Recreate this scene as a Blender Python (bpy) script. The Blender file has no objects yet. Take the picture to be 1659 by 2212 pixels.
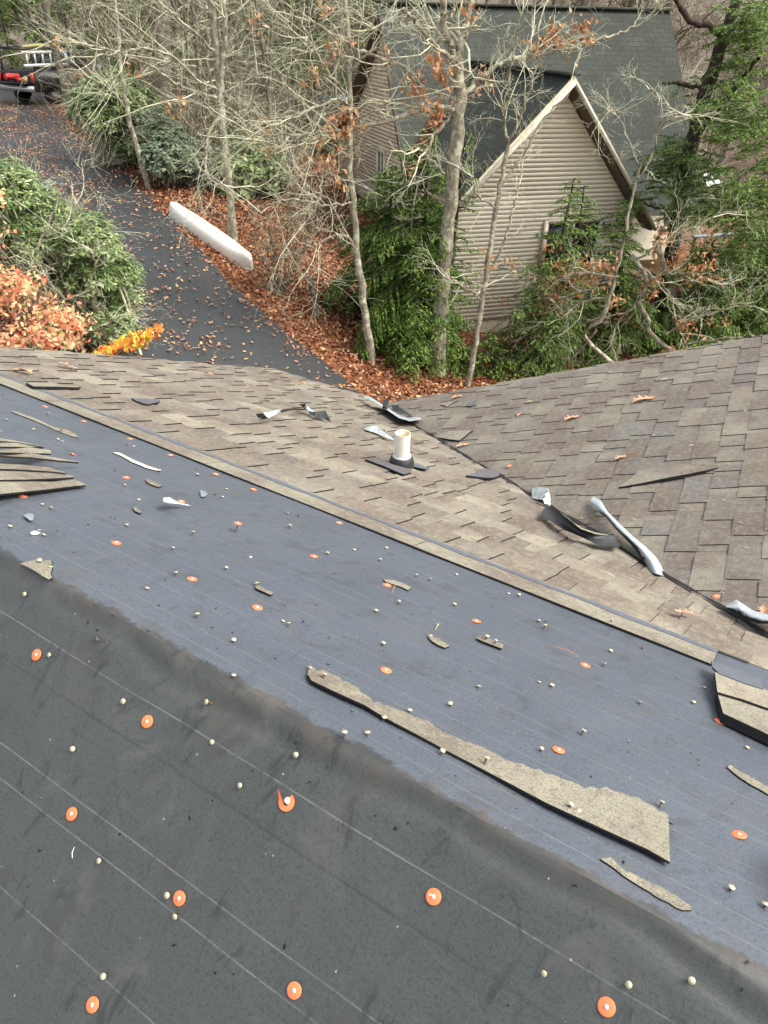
import bpy, math, random
import numpy as np
from mathutils import Vector
random.seed(7); rng = np.random.default_rng(7)
sc = bpy.context.scene
COL = sc.collection
A_ = np.array
# ------------------------------------------------------------------ camera
FPX = 1661.0
K = .035
YH = -60 + K*(829.5+2250); ROLL = math.atan(K); PITCH = math.atan((1106-YH)*math.cos(ROLL)/FPX)
CAM = A_([0, 0, 5.4])
F_ = A_([0, math.cos(PITCH), -math.sin(PITCH)]); U0 = A_([0, math.sin(PITCH), math.cos(PITCH)]); X0 = A_([1., 0, 0])
RT = math.cos(ROLL)*X0 + math.sin(ROLL)*U0
UP = math.cos(ROLL)*U0 - math.sin(ROLL)*X0
cam = bpy.data.cameras.new('camera'); camo = bpy.data.objects.new('camera', cam); COL.objects.link(camo)
from mathutils import Matrix
m4 = Matrix(((RT[0], UP[0], -F_[0], CAM[0]), (RT[1], UP[1], -F_[1], CAM[1]), (RT[2], UP[2], -F_[2], CAM[2]), (0, 0, 0, 1)))
camo.matrix_world = m4
cam.sensor_fit = 'VERTICAL'; cam.sensor_height = 36; cam.lens = FPX/2212*36
cam.clip_start = .05; cam.clip_end = 500
sc.camera = camo
# ------------------------------------------------------------------ light
SUN_DIR = Vector((.58, -.14, .80)).normalized()   # towards the light: high, from the right
SUN_EL = math.asin(SUN_DIR.z)
w = bpy.data.worlds.new('World'); sc.world = w; w.use_nodes = True
nt = w.node_tree; nt.nodes.clear()
sky = nt.nodes.new('ShaderNodeTexSky'); sky.sky_type = 'NISHITA'; sky.sun_disc = False
sky.sun_elevation = SUN_EL; sky.sun_rotation = math.atan2(SUN_DIR.x, SUN_DIR.y); sky.air_density = 1.0; sky.dust_density = 4.0; sky.ozone_density = 1.0
hs = nt.nodes.new('ShaderNodeHueSaturation'); hs.inputs['Saturation'].default_value = .42
bg = nt.nodes.new('ShaderNodeBackground'); bg.inputs['Strength'].default_value = .15
wo = nt.nodes.new('ShaderNodeOutputWorld')
nt.links.new(sky.outputs[0], hs.inputs['Color']); nt.links.new(hs.outputs[0], bg.inputs[0]); nt.links.new(bg.outputs[0], wo.inputs[0])
sl = bpy.data.lights.new('sun', 'SUN'); sl.energy = 1.2; sl.angle = math.radians(30); sl.color = (1, .95, .87)
slo = bpy.data.objects.new('sun', sl); COL.objects.link(slo)
slo.rotation_euler = (-SUN_DIR).to_track_quat('-Z', 'Y').to_euler()
slo.location = (0, -5, 20)
sc.view_settings.view_transform = 'Standard'; sc.view_settings.look = 'None'; sc.view_settings.exposure = 1.35; sc.view_settings.gamma = 1
# ------------------------------------------------------------------ geometry of the picture
def ray(x, y): return F_ + RT*(x-829.5)/FPX - UP*(y-1106)/FPX
def cast(x, y, P):
    r = ray(x, y); t = (P[1]-P[0]@CAM)/(P[0]@r); return CAM+t*r
def unit(v): v = A_(v, float); return v/np.linalg.norm(v)
def depth(q): return (A_(q)-CAM)@F_
def plane(n, pt): n = unit(n); return (n, n@A_(pt))
v = ray(-2250, -60); EV = v.copy(); EV[2] = 0; EV = unit(EV); GV = A_([EV[1], -EV[0], 0]); GV = GV if GV[1] > 0 else -GV
TB = math.radians(20.6); NB = GV*math.sin(TB); NB[2] = math.cos(TB)
PB = (NB, NB@CAM-.76)
R0 = cast(830, 1650, PB)
TN = math.radians(38); NN = -GV*math.sin(TN); NN[2] = math.cos(TN)
PN = plane(NN, R0)
def off(P, h): return (P[0], P[1]+h)
def eg(q): q = A_(q); return ((q-R0)@EV, (q-R0)@GV)
def roofpt(x, y, h=0):
    c = cast(x, y, off(PB, h))
    if (c-R0)@GV < 0: c = cast(x, y, off(PN, h)); return c, NN
    return c, NB
def zg(x, y):
    x = np.asarray(x, float); y = np.asarray(y, float)
    u = -x*.85+(y-12)*.25
    u = np.log1p(np.exp(np.clip(u*1.5, -40, 40)))/1.5
    z = 2.1*(1-np.exp(-u/2.5))
    y0 = 25+19/(1+np.exp((x+5)/2.5))
    s = np.clip((y-y0)/30, 0, 1); z = z+15*s*s*(3-2*s)
    r = np.clip((x-7)/6, 0, 1); z = z-.8*r*r*(3-2*r)*(1-s)
    return z
def ghit(x, y):
    r = ray(x, y); t = 3.; st = .25
    while t < 160:
        q = CAM+r*t
        if q[2] < zg(q[0], q[1]): break
        t += st
    a, b = t-st, t
    for _ in range(20):
        c = (a+b)/2; q = CAM+r*c
        if q[2] < zg(q[0], q[1]): b = c
        else: a = c
    return CAM+r*b
CROP = {1: (0, 735.2, .3347), 2: (547.5, 813.5, .3347), 3: (1095, 782.2, .34), 4: (0, 1251.5, .3347), 5: (547.5, 1290.6, .3347), 6: (1095, 1251.5, .34), 7: (0, 1720.8, .4998), 8: (829, 1720.8, .5002)}
def cp(c, x, y): o = CROP[c]; return (o[0]+x*o[2], o[1]+y*o[2])
# ------------------------------------------------------------------ mesh building
class MB:
    def __init__(s): s.v = []; s.f = []; s.n = 0
    def add(s, V, F, mat=0):
        V = np.asarray(V, float).reshape(-1, 3); s.v.append(V)
        if isinstance(F, np.ndarray): s.f.append((F+s.n, mat))
        else:
            by = {}
            for f in F: by.setdefault(len(f), []).append(f)
            for k in by: s.f.append((A_(by[k], int)+s.n, mat))
        s.n += len(V)
    def box(s, c, ax, sz, mat=0):
        c = A_(c, float); ax = [unit(a) for a in ax]
        V = [c+ax[0]*i*sz[0]/2+ax[1]*j*sz[1]/2+ax[2]*k*sz[2]/2 for i in (-1, 1) for j in (-1, 1) for k in (-1, 1)]
        s.add(V, [(0, 1, 3, 2), (4, 6, 7, 5), (0, 4, 5, 1), (2, 3, 7, 6), (0, 2, 6, 4), (1, 5, 7, 3)], mat)
    def bar(s, a, b, wd, ht, mat=0, up=(0, 0, 1)):
        a = A_(a, float); b = A_(b, float); d = unit(b-a); sd = unit(np.cross(d, up)); u = np.cross(sd, d)
        s.box((a+b)/2, (d, sd, u), (np.linalg.norm(b-a), wd, ht), mat)
    def tube(s, P, R, k=6, mat=0, cap=False):
        P = A_(P, float); R = np.broadcast_to(A_(R, float), (len(P),)); n = len(P)
        T = np.gradient(P, axis=0); T /= np.linalg.norm(T, axis=1)[:, None]+1e-12
        ref = A_([0, 0, 1.]) if abs(T[0][2]) < .9 else A_([1., 0, 0])
        a = np.cross(T, ref); a /= np.linalg.norm(a, axis=1)[:, None]+1e-9; b = np.cross(T, a)
        th = np.arange(k)*2*math.pi/k
        V = P[:, None]+R[:, None, None]*(a[:, None]*np.cos(th)[None, :, None]+b[:, None]*np.sin(th)[None, :, None])
        i = np.arange(n-1)[:, None]*k; j = np.arange(k)[None]; j2 = (j+1) % k
        Fq = np.stack([i+j, i+j2, i+k+j2, i+k+j], -1).reshape(-1, 4)
        s.add(V.reshape(-1, 3), Fq, mat)
        if cap:
            s.add(V[0], [tuple(range(k))], mat); s.add(V[-1], [tuple(range(k))[::-1]], mat)
    def prism(s, poly, n, th, mat=0, side=1, wax=None, butt=2):
        poly = [A_(p, float) for p in poly]; n = unit(n)
        c = sum(poly)/len(poly); nn = sum(np.cross(poly[i]-c, poly[(i+1) % len(poly)]-c) for i in range(len(poly)))
        if nn@n < 0: poly = poly[::-1]
        k = len(poly); s.add(poly, [tuple(range(k))], mat)
        lo = [p-n*th for p in poly]
        for i in range(k):
            j = (i+1) % k; d = poly[j]-poly[i]; m_ = butt if wax is not None and abs(d@wax) < .35*np.linalg.norm(d) else side
            s.add([poly[i], lo[i], lo[j], poly[j]], [(0, 1, 2, 3)], m_)
        s.add(lo[::-1], [tuple(range(k))], side)
    def build(s, name, mats, parent=None, origin=None, smooth=False, uv=None):
        V = np.concatenate(s.v)
        if origin is None: origin = (V.min(0)+V.max(0))/2; origin[2] = V[:, 2].min()
        origin = A_(origin, float)
        if parent is not None: origin = A_(parent['_o'])
        me = bpy.data.meshes.new(name)
        nf = sum(len(f) for f, _ in s.f); nl = sum(f.size for f, _ in s.f)
        me.vertices.add(len(V)); me.loops.add(nl); me.polygons.add(nf)
        me.vertices.foreach_set('co', (V-origin).astype(np.float32).ravel())
        li = np.concatenate([f.ravel() for f, _ in s.f]).astype(np.int32)
        me.loops.foreach_set('vertex_index', li)
        tot = np.concatenate([np.full(len(f), f.shape[1]) for f, _ in s.f]).astype(np.int32)
        st = np.concatenate([[0], np.cumsum(tot)[:-1]]).astype(np.int32)
        me.polygons.foreach_set('loop_start', st); me.polygons.foreach_set('loop_total', tot)
        me.polygons.foreach_set('material_index', np.concatenate([np.full(len(f), m) for f, m in s.f]).astype(np.int32))
        if smooth: me.polygons.foreach_set('use_smooth', np.ones(nf, bool))
        if uv is not None:
            o, a, b = uv; L = V[li]-A_(o); ul = me.uv_layers.new(name='UVMap')
            ul.data.foreach_set('uv', np.stack([L@A_(a), L@A_(b)], 1).astype(np.float32).ravel())
        for mt in (mats if isinstance(mats, (list, tuple)) else [mats]): me.materials.append(mt)
        me.update(calc_edges=True); me.validate()
        ob = bpy.data.objects.new(name, me); COL.objects.link(ob)
        if parent is not None: ob.parent = parent
        else: ob.location = origin
        ob['_o'] = list(origin)
        return ob
def empty(name, o, label=None, cat=None, group=None):
    ob = bpy.data.objects.new(name, None); COL.objects.link(ob); ob.location = A_(o, float); ob['_o'] = [float(c) for c in o]; ob.empty_display_size = .1
    if label: tag(ob, label, cat, group)
    return ob
def tag(o, label=None, cat=None, group=None, kind=None):
    if label: o['label'] = label
    if cat: o['category'] = cat
    if group: o['group'] = group
    if kind: o['kind'] = kind
    return o
# ------------------------------------------------------------------ materials
class NT:
    def __init__(s, name, rough=.8, spec=.3):
        s.m = bpy.data.materials.new(name); s.m.use_nodes = True; s.t = s.m.node_tree
        s.b = s.t.nodes['Principled BSDF']; s.b.inputs['Roughness'].default_value = rough; s.b.inputs['Specular IOR Level'].default_value = spec
        s._tc = None
    def n(s, typ, **kw):
        nd = s.t.nodes.new(typ)
        for k, val in kw.items(): setattr(nd, k, val)
        return nd
    def link(s, a, b): s.t.links.new(a, b)
    def setv(s, sock, val):
        if hasattr(val, 'is_output'): s.link(val, sock)
        elif isinstance(val, (tuple, list)) and len(val) == 3 and sock.type == 'RGBA': sock.default_value = (*val, 1)
        else: sock.default_value = val
    def tc(s, w='Object'):
        if s._tc is None: s._tc = s.n('ShaderNodeTexCoord')
        return s._tc.outputs[w]
    def noise(s, scale, detail=3, vec=None, rough=.55, dist=0):
        nd = s.n('ShaderNodeTexNoise'); nd.inputs['Scale'].default_value = scale; nd.inputs['Detail'].default_value = detail; nd.inputs['Roughness'].default_value = rough; nd.inputs['Distortion'].default_value = dist
        s.link(vec if vec is not None else s.tc(), nd.inputs['Vector']); return nd.outputs['Fac']
    def vor(s, scale, vec=None, out='Distance', feature='F1'):
        nd = s.n('ShaderNodeTexVoronoi', feature=feature); nd.inputs['Scale'].default_value = scale
        s.link(vec if vec is not None else s.tc(), nd.inputs['Vector']); return nd.outputs[out]
    def ramp(s, fac, stops, interp='LINEAR'):
        nd = s.n('ShaderNodeValToRGB'); cr = nd.color_ramp; cr.interpolation = interp
        while len(cr.elements) < len(stops): cr.elements.new(.5)
        for e, (p, c) in zip(cr.elements, stops): e.position = p; e.color = (c, c, c, 1) if isinstance(c, (int, float)) else (*c, 1)
        s.link(fac, nd.inputs[0]); return nd.outputs[0]
    def math(s, op, a, b=0, c=0, clamp=False):
        nd = s.n('ShaderNodeMath', operation=op); nd.use_clamp = clamp
        s.setv(nd.inputs[0], a); s.setv(nd.inputs[1], b); s.setv(nd.inputs[2], c); return nd.outputs[0]
    def mix(s, fac, a, b, bt='MIX'):
        nd = s.n('ShaderNodeMix', data_type='RGBA', blend_type=bt)
        s.setv(nd.inputs[0], fac); s.setv(nd.inputs[6], a); s.setv(nd.inputs[7], b); return nd.outputs[2]
    def isl(s):
        return s.n('ShaderNodeNewGeometry').outputs['Random Per Island']
    def bump(s, h, strength=.3, dist=.01):
        nd = s.n('ShaderNodeBump'); nd.inputs['Strength'].default_value = strength; nd.inputs['Distance'].default_value = dist
        s.link(h, nd.inputs['Height']); s.link(nd.outputs[0], s.b.inputs['Normal'])
    def col(s, c): s.setv(s.b.inputs['Base Color'], c)
    def mapv(s, vec, sc_): 
        nd = s.n('ShaderNodeMapping'); nd.inputs['Scale'].default_value = sc_; s.link(vec, nd.inputs['Vector']); return nd.outputs[0]
def simple(name, c, rough=.7, spec=.3, var=.25, scale=20, metal=0):
    M = NT(name, rough, spec); a = tuple(x*(1-var) for x in c); b = tuple(min(1, x*(1+var)) for x in c)
    M.col(M.ramp(M.noise(scale, 4), [(.3, a), (.7, b)])); M.b.inputs['Metallic'].default_value = metal; return M.m
def leafmat(name, stops, rough=.55, spec=.25, trans=.0):
    M = NT(name, rough, spec); M.col(M.ramp(M.isl(), stops))
    if trans:
        M.b.inputs['Transmission Weight'].default_value = 0
        tr = M.n('ShaderNodeBsdfTranslucent'); mx = M.n('ShaderNodeMixShader'); mx.inputs[0].default_value = trans
        src = M.b.inputs['Base Color'].links[0].from_socket; M.link(src, tr.inputs[0])
        out = [n for n in M.t.nodes if n.type == 'OUTPUT_MATERIAL'][0]
        M.link(M.b.outputs[0], mx.inputs[1]); M.link(tr.outputs[0], mx.inputs[2]); M.link(mx.outputs[0], out.inputs[0])
    return M.m
def mat_shingle(name, stops, grain=1.0, tone=None, pale=(.32, .285, .20), dark=(.10, .082, .065)):
    M = NT(name, .92, .25); uv = M.tc('UV')
    base = M.ramp(M.isl(), stops)
    g1 = M.noise(260, 2, uv, .7); g2 = M.noise(900, 1, uv)
    c = M.mix(M.math('MULTIPLY', M.ramp(g1, [(.45, 0), (.62, 1)]), .42*grain, 0, True), base, (.40, .375, .28), 'MIX')
    c = M.mix(M.ramp(M.noise(150, 2, uv, .7), [(.38, .6), (.46, 0)]), c, (.075, .065, .055))
    c = M.mix(M.ramp(g2, [(.3, .6*grain), (.5, 0)]), c, (.07, .065, .06))
    c = M.mix(M.ramp(M.noise(3.0, 4, uv), [(.40, .6), (.58, 0)]), c, (.105, .078, .065))
    c = M.mix(M.ramp(M.noise(34, 5, uv, .75), [(.50, 0), (.60, .42)]), c, pale)
    c = M.mix(M.ramp(M.noise(22, 5, M.mapv(uv, (1.3, .8, 1)), .8), [(.36, .55), (.47, 0)]), c, dark)
    if tone: c = M.mix(tone[1], c, tone[0])
    M.col(c); M.bump(g1, .5, .003); return M.m
SH_L = mat_shingle('tan_shingle_granules', [(0, (.105, .085, .065)), (.2, (.23, .205, .15)), (.4, (.15, .12, .09)), (.6, (.30, .27, .195)), (.8, (.13, .12, .105)), (1, (.33, .295, .215))], .6)
SH_R = mat_shingle('brown_shingle_granules', [(0, (.10, .085, .068)), (.2, (.175, .152, .118)), (.4, (.12, .115, .107)), (.6, (.225, .205, .158)), (.8, (.10, .096, .092)), (1, (.195, .175, .135))], pale=(.26, .23, .165), dark=(.075, .065, .055))
SH_C = mat_shingle('torn_shingle_granules', [(0, (.21, .20, .145)), (1, (.25, .235, .17))], 1.5)
SH_SL = mat_shingle('slate_grey_shingle_back', [(0, (.085, .1, .12)), (1, (.11, .125, .145))], .25, pale=(.12, .135, .155), dark=(.07, .08, .095))
TAR = simple('black_asphalt_edge', (.012, .011, .011), .75, .3)
BUTT = simple('pale_shingle_butt', (.19, .17, .135), .9, .2, .35, 12)  # course ends set paler than the black side edges
SEAL = simple('blue_grey_sealant_band', (.10, .11, .13), .7, .4, .2, 60)
def mat_membrane(name, cols, ragged=False):
    M = NT(name, .5, .6); uv = M.tc('UV')
    sp = M.n('ShaderNodeSeparateXYZ'); M.link(uv, sp.inputs[0]); e, g = sp.outputs[0], sp.outputs[1]
    big = M.noise(2.2, 5, uv, .6); fine = M.noise(420, 2, uv, .7)
    base = M.ramp(big, [(.3, cols[0]), (.55, cols[1]), (.8, cols[2])])
    base = M.mix(M.ramp(fine, [(.40, 0), (.62, .5)]), base, tuple(1.55*q for q in cols[2])); base = M.mix(M.ramp(M.noise(160, 2, uv, .7), [(.36, .55), (.48, 0)]), base, tuple(.6*q for q in cols[0]))
    st = M.ramp(M.noise(9, 5, uv, .7, .6), [(.55, 0), (.62, .3 if ragged else .7)])
    base = M.mix(st, base, (.040, .040, .036))
    st2 = M.ramp(M.noise(4, 4, uv, .6), [(.6, 0), (.75, .35)]); base = M.mix(st2, base, (.085, .072, .058))
    # printed pale lines running along the ridge
    acc = None
    gw = M.math('ADD', g, M.math('MULTIPLY', M.math('SUBTRACT', M.noise(1.2, 2, uv), .5), .012))
    for gi in (-1.3, -1.08, -.95, -.74, -.6, -.434, -.313, -.27, -.093, .045, .098, .19, .235, .33, .37, .465, .55, .60, .69, .78, .86, .93, 1.0):
        d = M.math('ABSOLUTE', M.math('SUBTRACT', gw, gi)); k = M.math('SUBTRACT', 1, M.math('DIVIDE', d, .0016), clamp=True)
        acc = k if acc is None else M.math('MAXIMUM', acc, k)
    brk = M.ramp(M.noise(3.5, 4, uv, .7), [(.3, .25), (.6, 1)]); brk2 = M.ramp(M.noise(70, 2, uv), [(.3, .3), (.5, 1)])
    ln = M.math('MULTIPLY', M.math('MULTIPLY', acc, brk), M.math('MULTIPLY', brk2, .62))
    base = M.mix(ln, base, (.22, .225, .215))
    # lap seam and the mud and painted fold shade along the ridge
    d = M.math('ABSOLUTE', M.math('SUBTRACT', gw, -.156)); sm = M.math('SUBTRACT', 1, M.math('DIVIDE', d, .003), clamp=True)
    base = M.mix(M.math('MULTIPLY', sm, M.ramp(M.noise(2.5, 3, uv), [(.35, .15), (.65, .65)])), base, (.018, .018, .018))
    gn = M.math('ADD', g, M.math('MULTIPLY', M.math('SUBTRACT', M.noise(11, 6, uv, .75), .5), .075))
    band = M.ramp(M.math('ADD', M.math('MULTIPLY', gn, 4), .5), [(.34, 0), (.43, .35), (.47, .6), (.515, .7), (.535, 0)])
    mud_shade = M.math('MULTIPLY', band, M.ramp(M.noise(7, 4, uv, .65), [(.3, .35), (.6, 1)]))
    base = M.mix(mud_shade, base, M.ramp(M.noise(11, 3, uv), [(.42, (.030, .029, .026)), (.6, (.062, .048, .036))]))
    # soft dark spot at the right of the far slope
    vd = M.n('ShaderNodeVectorMath', operation='DISTANCE'); M.link(uv, vd.inputs[0]); vd.inputs[1].default_value = (-.70, .23, 0)
    tar = M.ramp(vd.outputs['Value'], [(.055, .92), (.13, 0)]); base = M.mix(tar, base, (.008, .010, .014))
    # white specks of grit
    vs = M.vor(26, uv); sk = M.ramp(vs, [(.03, .8), (.05, 0)]); base = M.mix(sk, base, (.35, .35, .33))
    rag = M.ramp(M.math('ADD', M.math('MULTIPLY', M.math('ADD', g, M.math('MULTIPLY', M.math('SUBTRACT', M.noise(9, 7, uv, .8), .5), .11)), 5), .5), [(.53, 1), (.58, 0)])
    if ragged: base = M.mix(rag, base, M.ramp(M.noise(6, 4, uv, .7), [(.45, (.034, .036, .033)), (.6, (.070, .056, .044))]))
    sc2 = M.ramp(M.noise(16, 5, M.mapv(uv, (1, .5, 1)), .75, .8), [(.58, 0), (.64, .22 if ragged else .6)]); base = M.mix(sc2, base, tuple(.45*q for q in cols[0]))
    sc3 = M.ramp(M.noise(6, 5, uv, .7, 1.0), [(.54, 0), (.7, .38)]); base = M.mix(sc3, base, (.105, .10, .085))
    M.col(base)
    M.setv(M.b.inputs['Roughness'], M.ramp(M.noise(5, 4, uv), [(.3, .36), (.7, .55)]))
    h = M.math('ADD', M.math('MULTIPLY', fine, .25), M.math('ADD', M.math('MULTIPLY', M.noise(18, 3, uv), .9), M.math('MULTIPLY', M.noise(6, 3, M.mapv(uv, (.6, 3.0, 1)), .6, 1.2), 2.2)))
    M.bump(h, .25, .004); return M.m
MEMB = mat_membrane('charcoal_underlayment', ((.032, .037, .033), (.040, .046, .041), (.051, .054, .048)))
MEMB2 = mat_membrane('sky_sheen_underlayment', ((.058, .069, .082), (.070, .082, .096), (.084, .095, .108)), True)  # far slope: sky sheen painted in as a bluer, paler base colour
METAL = NT('weathered_galvanised_metal', .45, .5); METAL.col(METAL.ramp(METAL.noise(80, 5, None, .75), [(.32, (.24, .27, .27)), (.42, (.36, .40, .40)), (.7, (.48, .52, .52))])); METAL.b.inputs['Metallic'].default_value = .25; METAL = METAL.m
METALD = simple('dark_flashing_underside', (.035, .037, .036), .5, .4)
PVC = simple('aged_white_pvc', (.80, .76, .64), .35, .5, .06, 25)
PVCIN = simple('yellowed_pvc_inside', (.62, .56, .36), .5, .3, .1)
RUB = simple('black_rubber_boot', (.022, .024, .025), .5, .4)
CAPO = simple('orange_plastic_cap', (.88, .19, .065), .42, .5, .08, 60)
NAILH = simple('galvanised_cream_nail_head', (.50, .45, .29), .45, .5, .15, 200, .2)
NAILS = simple('rusty_nail_shank', (.14, .10, .07), .6, .4, .3, 200, .3)
WHITEP = simple('white_plastic', (.75, .76, .74), .4, .5, .1)
CLEARP = simple('smoky_plastic_scrap', (.22, .25, .27), .3, .6, .15)
ASPH = NT('wet_asphalt', .5, .4)
n1 = ASPH.noise(.6, 4); ASPH.col(ASPH.mix(ASPH.math('MULTIPLY', ASPH.noise(140, 2), .35), ASPH.ramp(n1, [(.3, (.018, .022, .021)), (.7, (.032, .037, .036))]), (.11, .11, .11)))
ASPH.setv(ASPH.b.inputs['Roughness'], ASPH.ramp(ASPH.noise(.35, 3), [(.35, .22), (.65, .45)])); ASPH.bump(ASPH.noise(140, 2), .4, .01); ASPH = ASPH.m
GRD = NT('leaf_littered_soil', .95, .1)
c = GRD.ramp(GRD.vor(13, None, 'Color'), [(0, (.10, .035, .018)), (.35, (.20, .075, .035)), (.7, (.30, .14, .07)), (1, (.12, .06, .04))])
c = GRD.mix(GRD.ramp(GRD.noise(.35, 4), [(.42, 0), (.6, .8)]), c, (.09, .062, .042)); c = GRD.mix(GRD.ramp(GRD.vor(13), [(.3, 0), (.7, .6)]), c, (.04, .02, .012))
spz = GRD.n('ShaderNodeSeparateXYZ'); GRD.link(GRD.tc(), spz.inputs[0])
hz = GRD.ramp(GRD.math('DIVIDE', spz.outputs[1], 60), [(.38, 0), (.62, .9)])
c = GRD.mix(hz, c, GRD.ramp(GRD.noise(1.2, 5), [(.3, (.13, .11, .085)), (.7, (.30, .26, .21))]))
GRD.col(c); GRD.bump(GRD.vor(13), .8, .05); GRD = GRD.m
DRY = leafmat('dry_brown_leaves', [(0, (.10, .03, .015)), (.3, (.23, .075, .03)), (.6, (.34, .13, .055)), (.85, (.42, .21, .11)), (1, (.50, .33, .18))], .6, .2)
DRYP = leafmat('pale_fallen_leaves', [(0, (.24, .09, .045)), (.4, (.38, .18, .10)), (.8, (.48, .29, .18)), (1, (.55, .36, .12))], .5, .3)
BEECH = leafmat('orange_brown_clinging_leaves', [(0, (.28, .11, .04)), (.5, (.48, .24, .11)), (.8, (.60, .36, .19)), (1, (.68, .48, .28))], .6, .2, .25)
REDL = leafmat('red_and_peach_leaves', [(0, (.62, .11, .06)), (.2, (.78, .24, .13)), (.45, (.80, .40, .22)), (.65, (.78, .54, .28)), (.85, (.58, .52, .20)), (1, (.82, .50, .34))], .5, .3, .25)
YELL = leafmat('orange_and_yellow_leaves', [(0, (.75, .12, .02)), (.35, (.88, .27, .03)), (.7, (.85, .45, .05)), (.88, (.70, .60, .06)), (1, (.30, .36, .05))], .5, .3, .25)
RHODO = leafmat('rhododendron_leaves', [(0, (.05, .085, .025)), (.35, (.13, .195, .055)), (.7, (.235, .32, .105)), (1, (.42, .47, .24))], .42, .5, .2)
HEML = leafmat('hemlock_needles', [(0, (.028, .058, .012)), (.4, (.085, .155, .025)), (.8, (.17, .265, .045)), (1, (.28, .37, .09))], .6, .25, .2)
HEML2 = leafmat('soft_green_hemlock_needles', [(0, (.045, .085, .02)), (.4, (.12, .20, .045)), (.8, (.22, .33, .075)), (1, (.36, .46, .15))], .6, .25, .25)
PALEG = leafmat('pale_grey_green_leaves', [(0, (.09, .13, .07)), (.5, (.18, .24, .14)), (1, (.34, .38, .26))], .6, .2, .2)
def barkmat(name, dark, mid, pale, sc_=7, pf=.55):
    M = NT(name, .9, .15); o = M.mapv(M.tc(), (1, 1, .5))
    c = M.ramp(M.noise(sc_*3, 5, o, .7), [(.3, dark), (.6, mid)])
    c = M.mix(M.ramp(M.noise(sc_, 4, M.tc(), .7), [(pf-.04, 0), (pf+.06, .9)]), c, pale)
    M.col(c); M.bump(M.noise(sc_*5, 4, o), .6, .02); return M.m
BARK1 = barkmat('lichened_grey_bark', (.08, .07, .048), (.32, .29, .21), (.50, .50, .35))
BARK2 = barkmat('dark_hemlock_bark', (.018, .014, .011), (.075, .055, .042), (.14, .15, .11), 5, .66)
BARK3 = barkmat('pale_background_bark', (.06, .048, .036), (.17, .14, .105), (.27, .26, .18), 3)
TWIG = barkmat('pale_lichened_twigs', (.22, .20, .135), (.46, .44, .30), (.68, .69, .48), 9, .47)
TWIG2 = barkmat('dull_brown_twigs', (.07, .055, .035), (.16, .13, .09), (.27, .26, .17), 9, .57)
def sidingmat(name, c):
    M = NT(name, .6, .3); M.col(M.mix(M.ramp(M.noise(1.5, 4), [(.4, 0), (.75, .35)]), c, tuple(x*.72 for x in c))); return M.m
SIDE = sidingmat('beige_lap_siding', (.88, .80, .63)); TRIM = simple('tan_trim_boards', (.60, .54, .41), .6, .3, .12, 6)
SOFF = simple('brown_soffit', (.13, .10, .075), .7, .2, .1)
FOUND = simple('painted_block_foundation', (.36, .31, .22), .85, .2, .15, 4)
def roofmat():
    M = NT('dark_green_grey_roof_shingles', 1.0, .0); br = M.n('ShaderNodeTexBrick'); M.link(M.tc('UV'), br.inputs['Vector'])
    br.inputs['Color1'].default_value = (.042, .046, .038, 1); br.inputs['Color2'].default_value = (.064, .067, .054, 1); br.inputs['Mortar'].default_value = (.018, .023, .021, 1)
    br.inputs['Scale'].default_value = 1; br.inputs['Mortar Size'].default_value = .008; br.inputs['Mortar Smooth'].default_value = .3; br.inputs['Brick Width'].default_value = .34; br.inputs['Row Height'].default_value = .145
    c = M.mix(M.ramp(M.noise(2, 4, M.tc('UV')), [(.35, .7), (.65, 0)]), br.outputs['Color'], (.036, .038, .031)); c = M.mix(M.ramp(M.noise(14, 4, M.tc('UV'), .8), [(.5, 0), (.65, .5)]), c, (.088, .090, .074))
    c = M.mix(M.ramp(M.noise(90, 2, M.tc('UV')), [(.45, 0), (.7, .5)]), c, (.085, .10, .09))
    M.col(c); M.bump(br.outputs['Fac'], -.6, .015) ; return M.m
ROOFN = roofmat()
BLACKP = simple('black_truck_paint', (.008, .010, .011), .3, .3, .1); COPP = simple('copper_brown_two_tone_paint', (.26, .10, .06), .35, .5, .1)
CHROME = simple('chrome_bumper', (.45, .45, .44), .3, .6, .1, 4, .7); TYRE = simple('tyre_rubber', (.015, .015, .015), .85, .2)
ALU = simple('aluminium_ladder', (.68, .68, .64), .4, .5, .08, 8, .2); REDP = simple('red_plastic', (.70, .05, .04), .4, .4, .1)
GLASSD = simple('dark_glass', (.015, .02, .022), .08, .7, .1); BLUEG = simple('blue_sheet', (.20, .42, .55), .4, .4, .2, 5); YELP = simple('yellow_plastic', (.45, .42, .14), .5, .3, .1)
CARP = simple('silver_blue_car_paint', (.24, .27, .33), .25, .6, .08); WOOD = simple('weathered_yellow_deck_wood', (.30, .20, .09), .8, .2, .25, 6)
CANOE = simple('off_white_canoe_hull', (.74, .70, .58), .45, .3, .04, 2.2); FENCEW = simple('weathered_post', (.18, .14, .10), .9, .1)
GREENW = simple('green_wire', (.12, .42, .28), .5, .3, .1)
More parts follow.
